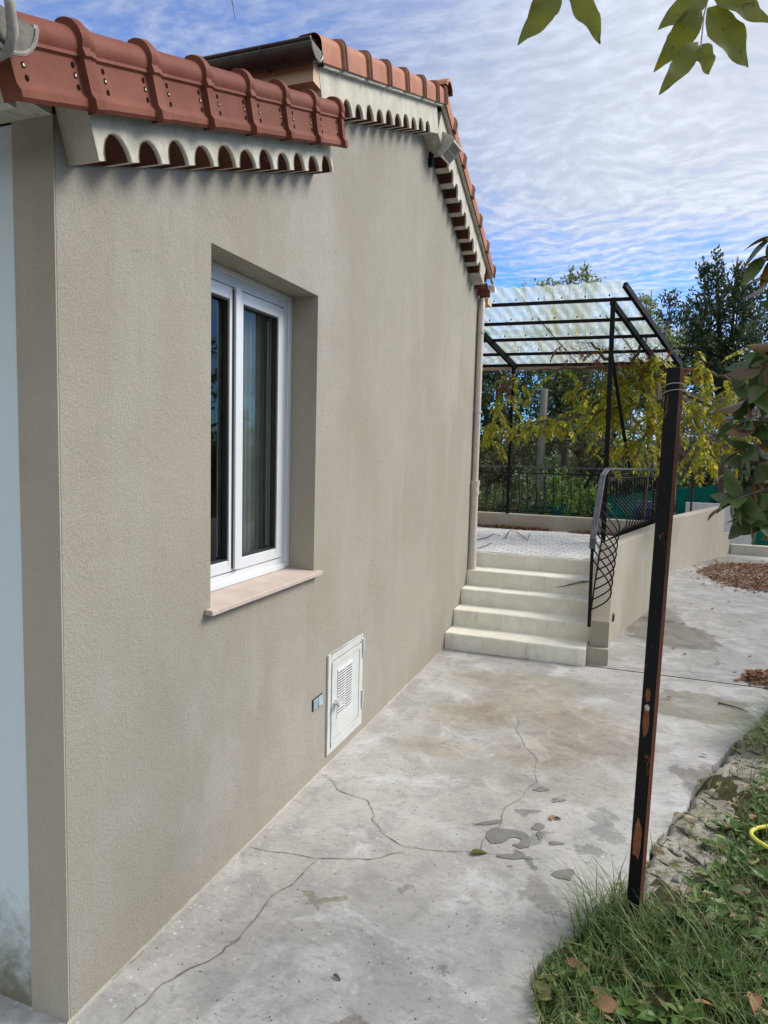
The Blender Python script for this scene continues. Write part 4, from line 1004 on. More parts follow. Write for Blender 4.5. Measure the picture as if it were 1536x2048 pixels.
MB().box((-0.012, -0.055, -0.035), (0.004, 0.055, 0.035)).build('frame', M['rust'], lb); MB().box((0.004, -0.045, -0.026), (0.009, -0.004, 0.026)).box((0.004, 0.004, -0.026), (0.009, 0.045, 0.026)).build('cover', M['seal'], lb)

# ================================================================== RAILINGS
def belly(t): return 0.0 if t < 0.30 else (math.sin(math.pi * ((t - 0.30) / 0.70) ** 1.15) if t < 1 else 0)
def baluster(top, bot, out, amp, r=0.007, n=14, ret=0.0):
    pts = []
    for i in range(n + 1):
        t = i / n; pts.append(Vector(top).lerp(Vector(bot), t) + Vector(out) * (amp * belly(t) - ret * t * 0))
    return MB().tube(pts, r, 6)
RR = thing('railing', 'black wrought iron railing on the far parapet with gently bowed bars', 'railing', (0.7, 10.54, 1.05))
def sh(mb, o): mb.v = [(a - o.location.x, b - o.location.y, c - o.location.z) for a, b, c in mb.v]; return mb
sh(MB().bar((-0.9, 10.54, 1.765), (1.99, 10.54, 1.79), 0.045, 0.018), RR).build('handrail', M['handrail'], RR)
sh(MB().bar((-0.9, 10.54, 1.675), (1.97, 10.54, 1.69), 0.014, 0.014), RR).build('middle_rail', M['iron'], RR)
sh(MB().bar((-0.9, 10.54, 1.095), (1.97, 10.54, 1.105), 0.018, 0.014), RR).build('bottom_rail', M['iron'], RR)
x = -0.59
while x < 1.95:
    sh(baluster((x, 10.54, 1.68), (x, 10.54, 1.10), (0.12, 1, 0), 0.085), RR).build('baluster', M['iron'], RR, smooth=True); x += 0.128
for cx in (0.17, 0.45, 0.76, 1.05):
    for s in (-1, 1): sc = MB().tube([(cx + s * 0.10 - s * (0.10 - 0.018 * a) * (1 - math.cos(a)) * 0.28, 10.54, 1.728 + 0.030 * math.sin(a * 1.0) * (1 - a / 9)) for a in [k * 0.55 for k in range(12)]], 0.005, 5); sh(sc, RR).build('scroll', M['iron'], RR)

for x in (1.24, 1.97): sh(MB().bar((x, 10.54, 1.05), (x, 10.54, 1.77), 0.03, 0.03, up=(0, 1, 0)), RR).build('post', M['iron'], RR)

SR = thing('railing', 'black wrought iron railing with bulging bars descending beside the steps, grey worn handrail', 'railing', (1.50, 7.6, 1.0))
def sidex(y): return 1.566 + (2.20 - 1.566) * (y - 7.563) / (10.36 - 7.563) - 0.085
# the handrail: level over the parapet, bending down with the steps, curled at its foot
HR = [(sidex(10.45) - 0.03, 10.48, 1.80), (sidex(7.62) - 0.055, 7.62, 1.845), (1.405, 7.40, 1.78), (1.375, 6.84, 1.265), (1.372, 6.77, 1.19), (1.372, 6.755, 1.10)]
hr = MB()
rows = []
for i, p in enumerate(HR):
    p = Vector(p); a = Vector(HR[max(0, i - 1)]); b = Vector(HR[min(len(HR) - 1, i + 1)]); d = (b - a).normalized(); s = d.cross(Vector((0, 0, 1)));
    s = Vector((1, -0.12, 0)).normalized(); u = s.cross(d).normalized()
    if u.z < 0: u = -u
    w, h = 0.028, 0.010
    rows.append([p - s * w - u * h, p + s * w - u * h, p + s * w + u * h, p - s * w + u * h])
hr.strip(rows, close=True).add(rows[0], [(0, 1, 2, 3)]).add(rows[-1], [(3, 2, 1, 0)])
ho = sh(hr, SR).build('handrail', M['handrail'], SR); bevel(ho, 0.004)
sh(MB().tube([(sidex(10.40), 10.40, 1.715), (sidex(7.62) - 0.03, 7.62, 1.745)], 0.008, 6), SR).build('middle_rail', M['iron'], SR)
BR = [(sidex(10.40) + 0.0, 10.40, 1.10), (sidex(7.62) + 0.03, 7.62, 1.105), (1.42, 7.60, 1.10)]
sh(MB().tube([(sidex(10.40), 10.40, 1.10), (sidex(7.62), 7.62, 1.105)], 0.010, 6), SR).build('bottom_rail', M['iron'], SR)
nb = 22
for k in range(nb):
    y = 7.66 + (10.36 - 7.66) * k / (nb - 1)
    sh(baluster((sidex(y) - 0.03, y, 1.73), (sidex(y), y, 1.10), (1, -0.2, 0), 0.17, 0.0075), SR).build('baluster', M['iron'], SR, smooth=True)
for k in range(8):   # stair part: bars set square to the falling rail
    t = k / 7.0
    top = Vector((1.40, 7.50, 1.70)).lerp(Vector((1.372, 6.86, 1.20)), t)
    bot = Vector((1.415, 7.56, 1.06)).lerp(Vector((1.385, 6.80, 0.50)), t)
    sh(baluster(top, bot, (1, -0.15, -0.15), 0.185, 0.0075, 16), SR).build('baluster', M['iron'], SR, smooth=True)
sh(MB().bar((1.38, 6.775, 0.34), (1.372, 6.765, 1.12), 0.030, 0.016, up=(0, 1, 0)), SR).build('post', M['iron'], SR)
sh(MB().bar((1.385, 6.79, 0.47), (1.42, 7.58, 1.09), 0.014, 0.014), SR).build('stair_rail', M['iron'], SR)

# ================================================================== PERGOLA
PG = thing('pergola', 'black steel pergola over the terrace roofed with pale translucent corrugated sheets', 'pergola', (0.7, 9.4, 0.84))
def zroof(y): return 3.98 - 0.56 * (y - 9.4)
def xs(y, x0): return x0 + 0.52 * (y - 9.4)        # rafters drift towards the yard as they fall
def PGb(name, mb, mat='iron', **k): return sh(mb, PG).build(name, M[mat], PG, **k)
for y in (9.40, 9.74, 10.05, 10.34, 10.58): PGb('purlin', MB().bar((-1.7, y, zroof(y) - 0.02), (xs(y, 1.56), y, zroof(y) - 0.02), 0.035, 0.042))
for x0, y0_, y1_, w, h in ((1.33, 9.36, 10.62, 0.045, 0.075), (1.575, 9.18, 10.66, 0.05, 0.07), (-0.68, 9.36, 10.56, 0.045, 0.075)):
    PGb('rafter', MB().bar((xs(y0_, x0), y0_, zroof(y0_) - (0.07 if x0 != 1.575 else 0.015)), (xs(y1_, x0), y1_, zroof(y1_) - (0.07 if x0 != 1.575 else 0.015)), w, h))
PGb('post', MB().bar((1.365, 9.39, 0.838), (1.325, 9.39, 3.98), 0.060, 0.060, up=(0, 1, 0)))
PGb('brace', MB().bar((1.345, 9.43, 3.25), (1.63, 10.50, 1.78), 0.045, 0.045, up=(0, 1, 0)))
PGb('post', MB().bar((-0.10, 10.50, 1.05), (-0.105, 10.52, 3.30), 0.042, 0.042, up=(0, 1, 0)))
PGb('post', MB().bar((2.02, 10.58, -0.1), (2.03, 10.58, 3.30), 0.06, 0.06, up=(0, 1, 0)), 'rust')
def sheet(xa, xb, ya, yb, lift):
    rows = []; N = int((xb - xa) / 0.012)
    for j in range(7):
        y = ya + (yb - ya) * j / 6; row = []
        for i in range(N + 1):
            x = xa + (xb - xa) * i / N; row.append((x + 0.52 * (y - 9.4), y, zroof(y) + 0.035 + lift + 0.009 * math.sin(2 * math.pi * x / 0.148)))
        rows.append(row)
    return PGb('roof_sheet', MB().strip(rows), 'sheet', smooth=True)
xcuts = [-1.75, -0.72, 0.16, 1.05, 1.56]
for i in range(4):
    e = 0.05 if i < 3 else 0
    sheet(xcuts[i], xcuts[i + 1] + e, 9.19, 10.02, 0.006 * (i % 2)); sheet(xcuts[i], xcuts[i + 1] + e, 9.93, 10.66, -0.007 + 0.006 * (i % 2))
for x0 in (-0.70, 0.185, 1.07): PGb('seam_strip', MB().bar((xs(9.7, x0), 9.7, zroof(9.7) + 0.012), (xs(10.62, x0), 10.62, zroof(10.62) + 0.012), 0.012, 0.006), 'rust')
bl = MB()
for y in (9.40, 9.74, 10.05, 10.34):
    x = -0.5
    while x < 1.4: bl.tube([(x + 0.52 * (y - 9.4), y - 0.03, zroof(y) + 0.02), (x + 0.52 * (y - 9.4), y - 0.03, zroof(y) + 0.045)], [0.013, 0.005], 6); x += 0.296
PGb('roof_bolts', bl)
gt = MB(); rows = []
for x in (-1.7, 2.10): rows.append([(x, 10.70 + 0.06 * math.cos(t), 3.30 + 0.06 * math.sin(t)) for t in [math.pi + math.pi * i / 10 for i in range(11)]])
gt.strip(rows).tube([(-1.7, 10.64, 3.302), (2.10, 10.64, 3.302)], 0.008, 6)
PGb('gutter', gt, 'gutter_pale', smooth=False)
PGb('downpipe', MB().tube([(2.02, 10.70, 3.24), (1.985, 10.68, 3.1), (1.985, 10.68, 1.3), (1.985, 10.68, 0.9)], 0.030, 12), 'pipe', smooth=True)

# ================================================================== FOREGROUND POST
FP = thing('steel_post', 'black painted square steel post with rust patches standing in the grass edge', 'post', (1.822, 2.97, 0))
def fpost():
    c, s = math.cos(R(-20)), math.sin(R(-20)); hw = 0.0265; rows = []
    for z in (-0.05, 0.4, 0.8, 1.2, 1.6, 2.0, 2.345):
        r_ = hw * (1 + 0.0 * z); cx = 0.028 * z / 2.34
        rows.append([(cx + (a * c - b * s) * r_, (a * s + b * c) * r_, z) for a, b in ((-1, -1), (1, -1), (1, 1), (-1, 1))])
    mb = MB()
    for i in range(len(rows) - 1):
        for j in range(4):
            mb.add([rows[i][j], rows[i][(j + 1) % 4], rows[i + 1][(j + 1) % 4], rows[i + 1][j]], [(0, 1, 2, 3)], 1 if j == 1 else 0)
    mb.add(rows[-1], [(0, 1, 2, 3)], 1)
    o = mb.build('shaft', [M['iron_rust'], M['rust']], FP); bevel(o, 0.003, 2, 60)
    w = MB()
    for z0 in (2.27, 2.245): w.tube([(0.027 + 0.047 * math.cos(t), 0.047 * math.sin(t), z0 + 0.012 * math.sin(t * 1.3 + z0 * 9)) for t in [2 * math.pi * k / 18 for k in range(19)]], 0.0012, 4)
    w.build('tie_wire', M['lamp_grey'], FP)
    w = MB(); # paint-free patch of rust, slightly sunk outline
    fx = MB()
    for (cz, hh, ww, mi) in ((0.905, 0.055, 0.014, 0), (1.02, 0.03, 0.010, 0), (0.965, 0.016, 0.010, 1), (0.40, 0.09, 0.018, 0)):
        ring = []
        for k in range(22):
            t = 2 * math.pi * k / 22; q = 1 + 0.35 * mnoise.noise(Vector((math.cos(t) * 2, math.sin(t) * 2, cz * 9)))
            a = ww * q * math.cos(t) - 0.002; z = cz + hh * q * math.sin(t); b = -0.0273
            ring.append((0.028 * z / 2.34 + a * c - b * s, a * s + b * c, z))
        MB().add(ring, [tuple(range(22))]).build('paint_chip' if mi else 'rust_patch', M['lamp_grey'] if mi else M['rust_orange'], FP)
M['rust_orange'] = terracotta('orange_rust', (0.19, 0.07, 0.035), (0.30, 0.12, 0.055), 0.8, 8)
fpost()

# ================================================================== DISTANT OBJECTS
up_ = MB().tube([(-0.10, 14, -1.4), (-0.10, 14, 1.0), (-0.08, 14, 3.25)], [0.095, 0.085, 0.070], 12)
M['pole'] = paint('grey_concrete_pole', (0.13, 0.13, 0.115), 0.85, 0.1, bump=0.5)
o = up_.build('concrete_pole', M['pole'], smooth=True); tag(o, 'grey concrete pole standing among the trees behind the terrace railing', 'pole')
NF = thing('net_fence', 'dark green windbreak net on thin posts behind the terrace and garden wall', 'fence', (4, 20, -1.2))
P = [(-0.4, 13.0, 0.94), (1.0, 16.5, 1.03), (2.3, 21, 1.05), (4.2, 23.5, 1.15), (6.0, 21.5, 1.1), (9.0, 19.0, 1.05)]
rows = []
for (xa, ya, za), (xb, yb, zb) in zip(P[:-1], P[1:]):
    for i in range(14):
        t = i / 14; x = xa + (xb - xa) * t; y = ya + (yb - ya) * t; z = za + (zb - za) * t - 0.04 * math.sin(math.pi * t)
        w = 0.05 * mnoise.noise(Vector((x * 1.5, y * 1.5, 0))); rows.append([(x + w, y - w, z), (x - w, y + w, (z - 1.2) / 2), (x + w * 0.5, y, -1.35)])
nt = MB().strip(rows); sh(nt, NF).build('net', M['net'], NF, smooth=True)
for (x, y, z) in P: sh(MB().tube([(x, y + 0.03, -1.4), (x, y + 0.03, z + 0.25)], 0.025, 8), NF).build('fence_post', M['rust'], NF)
for (px, py, Y_) in ((1382, 930, 18.0), (1453, 945, 19.0), (1160, 830, 12.2)):
    pass
for px, Y_, h in ((1381, 16.6, 2.0), (1453, 17.2, 1.9)):
    q = on_y(px, 1030, Y_); o = MB().tube([(q.x, q.y, -1.3), (q.x, q.y, h)], 0.022, 8).build('thin_stake', M['rust'])
    tag(o, 'thin rusty stake standing %s' % ('in front of the white block' if px < 1400 else 'right of the white block near the garden wall notch'), 'stake', 'rusty stakes behind the garden wall')
ds = MB().tube([(0.9, 12.2, 1.4), (1.36, 12.3, 2.35)], 0.028, 8).build('leaning_pole', M['iron']); tag(ds, 'dark leaning pole seen over the terrace railing under the yellow leaves', 'pole')
ba = thing('plastic_barrel', 'blue plastic barrel behind the terrace side railing', 'barrel', (2.05, 16.2, 0.3))
MB().tube([(0, 0, -1.6), (0, 0, 0.55), (0, 0, 0.62)], [0.28, 0.31, 0.27], 20).tube([(0, 0, 0.1), (0, 0, 0.14)], [0.325, 0.325], 20).build('drum', M['barrel'], ba, smooth=False)
MB().tube([(0, 0, 0.60), (0, 0, 0.68)], [0.27, 0.25], 20).build('lid', M['barrel'], ba)
# garden hose in the grass at the right edge
hs = MB(); pts = []; hc_ = on_z(1558, 1682, 0.08)
for k in range(40):
    a = R(70 + k * 6.5); pts.append((hc_.x + 0.125 * math.cos(a), hc_.y + 0.135 * math.sin(a), 0.085 + 0.01 * math.sin(a * 2)))
pts += [(pts[-1][0] + 0.08 * k, pts[-1][1] - 0.01 * k, 0.08) for k in range(1, 8)]
o = hs.tube(pts, 0.0105, 10).build('garden_hose', M['hose'], smooth=True); tag(o, 'loop of yellow garden hose lying on the grass at the right edge', 'hose')

# ================================================================== TREES AND SHRUBS
def rdir(g):
    z = g.uniform(-1, 1); a = g.uniform(0, 2 * math.pi); r_ = math.sqrt(1 - z * z); return Vector((r_ * math.cos(a), r_ * math.sin(a), z))
def wpos(px, py, Y): return on_y(px, py, Y)
def tree(name, label, cat, base, clumps, leafm, LL, LW, per, seed, trunk_r=0.12, group=None, twigs=0, droop=0.0, spiky=0.0, bark='bark', depth=1.0):
    """clumps: (centre, rx, ry, rz). Trunk and limbs reach into every clump, leaves sit on twigs inside it"""
    g = random.Random(seed); base = Vector(base); T = thing(name, label, cat, base, group)
    top = sum((c for c, *_ in clumps), Vector()) / len(clumps)
    wd = MB(); fork = base.lerp(Vector((base.x * 0.4 + top.x * 0.6, base.y * 0.4 + top.y * 0.6, top.z)), 0.55)
    mid = base.lerp(fork, 0.5) + Vector((g.uniform(-.1, .1), g.uniform(-.1, .1), 0))
    wd.tube([base, mid, fork], [trunk_r * 1.15, trunk_r * 0.9, trunk_r * 0.7], 8)
    wd.v = [tuple(Vector(v) - base) for v in wd.v]; wd.build('trunk', M[bark], T, smooth=True)
    lm = MB(); lf = MB()
    for (c, rx, ry, rz) in clumps:
        j = Vector((g.uniform(-.15, .15), g.uniform(-.15, .15), g.uniform(-.1, .2)))
        m_ = fork.lerp(c, 0.5) + j * rx; lm.tube([fork, m_, c, c + Vector((0, 0, rz * 0.8))], [trunk_r * 0.5, trunk_r * 0.32, trunk_r * 0.16, 0.008], 5)
        n = int(per * (rx * rz) ** 0.9); tw = max(5, n // 26)
        for _ in range(tw):
            d = rdir(g); k = g.random() ** 0.45; p = c + Vector((d.x * rx, d.y * ry, d.z * rz)) * k
            if mnoise.noise(p * (1.1 / max(0.35, rx)) + Vector((seed, 0, 0))) < -0.30: continue
            td = (Vector((d.x, d.y, d.z + 0.35 + spiky)) + rdir(g) * 0.5).normalized(); TLn = g.uniform(0.25, 0.6) * min(rx, rz) * 1.1 + LL * 1.5
            if twigs: lm.tube([p - td * TLn * 0.5, p + td * TLn * 0.5], [0.010, 0.004], 3, cap=False)
            nl = int(n / tw * g.uniform(0.6, 1.5))
            for q in range(nl):
                t = g.uniform(-0.5, 0.62); lp = p + td * (t * TLn) + rdir(g) * (LL * 0.9)
                ld = (td * (0.7 + spiky) + rdir(g) + Vector((0, 0, -droop))).normalized(); sc = g.uniform(0.6, 1.25)
                quickleaf(lf, lp - base, ld, rdir(g), LL * sc, LW * sc)
    lm.v = [tuple(Vector(v) - base) for v in lm.v]; lm.build('limbs', M[bark], T, smooth=True)
    lf.build('crown', leafm, T); return T
def C(px, py, Y, rpx, rpy=None, dy=None):
    if px > 1330 and Y < 15: Y += 5.5
    q = on_y(px, py, Y); s = Y * 1.06 / F; rpy = rpy or rpx; return (q, rpx * s, dy or rpx * s, rpy * s)
G0 = -1.35
# dark laurels at the right, behind everything
tree('laurel_tree', 'tall dark glossy laurel tree with upright spires against the sky at the right', 'tree', (on_y(1455, 930, 19.5).x, 19.6, G0),
     [C(1440, 640, 14, 42, 60), C(1400, 660, 14.3, 38, 55), C(1473, 640, 14, 36, 60), C(1408, 590, 14.1, 17, 48), C(1432, 572, 14.2, 14, 48), C(1473, 565, 14, 15, 52), C(1490, 610, 14, 28, 40), C(1450, 700, 13.8, 70, 50), C(1520, 680, 14, 50, 55), C(1395, 735, 14, 55, 50), C(1475, 760, 13.8, 75, 50), C(1385, 690, 14.3, 32, 40), C(1435, 545, 14.2, 7, 20), C(1473, 535, 14, 6, 22)],
     M['l_laurel'], 0.12, 0.052, 2300, 11, 0.13, spiky=0.6)
tree('laurel_tree', 'shorter dark laurel standing right behind the pergola corner', 'tree', (on_y(1355, 930, 19).x, 19.0, G0),
     [C(1352, 690, 13.4, 36, 48), C(1338, 628, 13.4, 14, 36), C(1362, 640, 13.4, 16, 30), C(1338, 598, 13.4, 6, 18), C(1372, 730, 13.2, 40, 45), C(1340, 760, 13.4, 45, 40)],
     M['l_laurel'], 0.11, 0.046, 2300, 12, 0.08, spiky=0.6)
tree('laurel_tree', 'dark leafy laurel at the right edge behind the magnolia branch', 'tree', (on_y(1600, 930, 17.6).x, 17.8, G0),
     [C(1560, 700, 12, 60, 70), C(1600, 640, 12.4, 60, 80), C(1540, 800, 12, 60, 60), C(1640, 760, 12, 80, 80), C(1590, 880, 12, 80, 70), C(1520, 870, 12.3, 45, 45)],
     M['l_dark'], 0.12, 0.052, 1700, 13, 0.12)
tree('light_tree', 'thin pale yellow green tree rising behind the corner of the pergola roof', 'tree', (on_y(1300, 930, 15).x, 15, G0),
     [C(1296, 640, 15, 22, 42), C(1302, 600, 15, 11, 20), C(1318, 690, 15, 30, 40), C(1285, 700, 15.2, 35, 30), C(1330, 665, 15, 14, 25)],
     M['l_yellowgreen'], 0.075, 0.038, 2600, 14, 0.06, twigs=1)
tree('light_tree', 'yellow green tree top showing over the middle of the corrugated roof', 'tree', (on_y(1130, 930, 17).x, 17, G0),
     [C(1085, 572, 17, 16, 12), C(1105, 575, 17, 22, 14), C(1140, 558, 17, 13, 20), C(1175, 558, 17, 11, 18), C(1190, 570, 17, 12, 12), C(1150, 610, 17, 60, 36), C(1120, 660, 17, 70, 45), C(1047, 577, 17, 8, 6), C(1200, 680, 17, 60, 50)],
     M['l_yellowgreen'], 0.085, 0.045, 2600, 15, 0.14, twigs=1)
tree('leafy_tree', 'dark leafy tree with sky showing through beside the downpipe', 'tree', (on_y(1000, 930, 15).x, 15, G0),
     [C(965, 800, 15, 50, 55), C(1005, 770, 15, 45, 42), C(1050, 790, 15, 42, 50), C(970, 870, 15, 55, 45), C(1030, 850, 15.2, 50, 45), C(960, 740, 15, 30, 26), C(1060, 740, 15.3, 40, 30), C(920, 830, 15, 60, 70), C(1000, 700, 15.3, 60, 40), C(940, 910, 15, 50, 40), C(1080, 850, 15.4, 30, 60)],
     M['l_dark'], 0.095, 0.05, 3000, 16, 0.13, twigs=1)
tree('willow', 'grey green narrow leaved tree filling the middle behind the pergola', 'tree', (on_y(1170, 930, 16).x, 16, G0),
     [C(1120, 790, 16, 55, 55), C(1180, 780, 16, 60, 50), C(1250, 790, 16, 60, 60), C(1150, 850, 16, 60, 40), C(1220, 850, 16.2, 60, 45), C(1120, 740, 16.4, 50, 35), C(1200, 730, 16.4, 60, 35), C(1290, 760, 16, 50, 50)],
     M['l_olive'], 0.12, 0.036, 4200, 17, 0.13, twigs=1, droop=0.5)
tree('scrub_tree', 'brownish half bare tree low behind the terrace railing on the left', 'tree', (on_y(990, 930, 14).x, 14.4, G0),
     [C(965, 900, 14.3, 50, 40), C(1020, 890, 14.3, 50, 40), C(1060, 900, 14.5, 40, 45), C(975, 960, 14, 55, 40), C(1000, 935, 14, 50, 35)],
     M['l_grey'], 0.065, 0.034, 4200, 18, 0.06, twigs=1)
tree('scrub_tree', 'brownish twiggy tree in the middle behind the terrace railing', 'tree', (on_y(1150, 930, 14).x, 14.4, G0),
     [C(1120, 880, 14.4, 45, 45), C(1170, 880, 14.3, 45, 45), C(1210, 900, 14.3, 45, 45), C(1130, 935, 14.2, 45, 30), C(1260, 880, 14.4, 50, 50), C(1200, 940, 14.4, 50, 35), C(1295, 920, 14.6, 40, 40)],
     M['l_grey'], 0.065, 0.034, 4200, 19, 0.06, twigs=1)
tree('shrub', 'bright green shrub below the railing in front of the green net', 'shrub', (on_y(1140, 1030, 12.6).x, 12.7, G0),
     [C(1120, 1000, 12.7, 38, 38), C(1160, 985, 12.7, 38, 34), C(1195, 990, 12.8, 26, 30), C(1100, 1040, 12.5, 38, 25), C(1130, 960, 12.9, 30, 22)],
     M['l_bright'], 0.06, 0.032, 3800, 20, 0.03)
tree('shrub', 'dark green shrub below the railing left of the bright one', 'shrub', (on_y(1040, 1030, 12.4).x, 12.2, G0),
     [C(1040, 1010, 12.3, 42, 36), C(1075, 990, 12.4, 30, 38), C(1000, 1020, 12.2, 35, 30), C(1060, 960, 12.5, 32, 26)],
     M['l_dark'], 0.06, 0.032, 3800, 21, 0.03)
tree('shrub', 'small yellowish shrub beside the downpipe behind the railing', 'shrub', (on_y(965, 1030, 12.2).x, 11.8, G0),
     [C(965, 1015, 11.8, 30, 24), C(940, 1000, 12, 30, 40), C(985, 990, 12, 26, 28)],
     M['l_olive'], 0.055, 0.03, 3600, 22, 0.03)
tree('hedge', 'dark evergreen hedge behind the green net right of the rusty post', 'hedge', (on_y(1400, 960, 25.5).x, 25.6, G0),
     [C(1340 + 40 * i, 950 - 3 * (i % 2), 25.5, 34, 42) for i in range(7)] + [C(1350 + 40 * i, 915, 26, 30, 30) for i in range(7)],
     M['l_laurel'], 0.14, 0.07, 1100, 23, 0.08)
tree('hedge', 'dark evergreen hedge behind the terrace side railing and the barrel', 'hedge', (on_y(1260, 960, 22).x, 22.4, G0),
     [C(1150 + 34 * i, 965, 22.4, 30, 36) for i in range(6)] + [C(1160 + 36 * i, 930, 22.6, 30, 36) for i in range(6)],
     M['l_laurel'], 0.12, 0.06, 1200, 24, 0.08)

# bramble thicket of dry stems right of the post
def thicket():
    g = random.Random(31); base = Vector((on_y(1420, 930, 15.5).x, 15.5 + 1.2, G0)); T = thing('bramble_thicket', 'tangle of dry brown stems hanging between the laurels and the green net', 'thicket', base)
    tw = MB(); lf = MB()
    for k in range(620):
        px = g.uniform(1335, 1520); py = g.uniform(790, 915); p = on_y(px, py, 15.6 + g.uniform(0, 1.4)); a = g.uniform(-1, 1) ; L = g.uniform(0.3, 1.0)
        d = Vector((g.uniform(-1, 1), g.uniform(-.3, .3), g.uniform(-.9, .5))); pts = []
        for i in range(6):
            t = i / 5; pts.append(p + d * L * (t - .5) + Vector((0, 0, -0.35 * L * (t - 0.4) ** 2 * 2)) + rdir(g) * 0.03)
        tw.tube(pts, [0.010, 0.008, 0.007, 0.006, 0.005, 0.003], 4, cap=False)
    for k in range(5000):
        p = on_y(g.uniform(1330, 1530), g.uniform(790, 930), 16.6 + g.uniform(0, 1.0)); quickleaf(lf, p - base, rdir(g), rdir(g), 0.07, 0.04)
    tw.v = [tuple(Vector(v) - base) for v in tw.v]; tw.build('stems', M['twig_dry'], T); lf.build('leaves', M['l_grey'], T)
thicket()
# the wood beyond, one mass
def wood():
    g = random.Random(41); lf = MB()
    for k in range(26000):
        a = g.uniform(-0.75, 0.75); Y_ = 34 + 12 * g.random(); x = Y_ * math.tan(a); 
        h = 2.3 + 1.6 * mnoise.noise(Vector((x * 0.12, 3, Y_ * 0.1))) + 0.8 * mnoise.noise(Vector((x * 0.5, 9, 0)))
        z = G0 + (h - G0) * g.random() ** 0.7; quickleaf(lf, Vector((x, Y_, z)), rdir(g), rdir(g), 0.42, 0.24)
    o = lf.build('distant_wood', M['l_dark']); struct(o, 'stuff', 'dark wood closing the view beyond the gardens', 'wood')
wood()
# trees of the garden to the right of the picture, seen in the window pane and felt as shade
tree('garden_tree', 'broad dark tree of the garden to the right of the yard', 'tree', (7.5, 7.5, G0), [(Vector((7.2 + 1.5 * math.cos(k * 1.3), 7.5 + 1.7 * math.sin(k * 1.3), 1.8 + 0.42 * k)), 1.1, 1.1, 0.9) for k in range(7)], M['l_dark'], 0.16, 0.08, 420, 51, 0.18)
tree('garden_tree', 'spreading olive green tree far to the right of the yard', 'tree', (8.5, 12.5, G0), [(Vector((8.0 + 1.9 * math.cos(k * 1.3), 12.0 + 1.7 * math.sin(k * 1.3), 1.6 + 0.45 * k)), 1.3, 1.3, 1.0) for k in range(7)], M['l_olive'], 0.16, 0.08, 380, 52, 0.18)

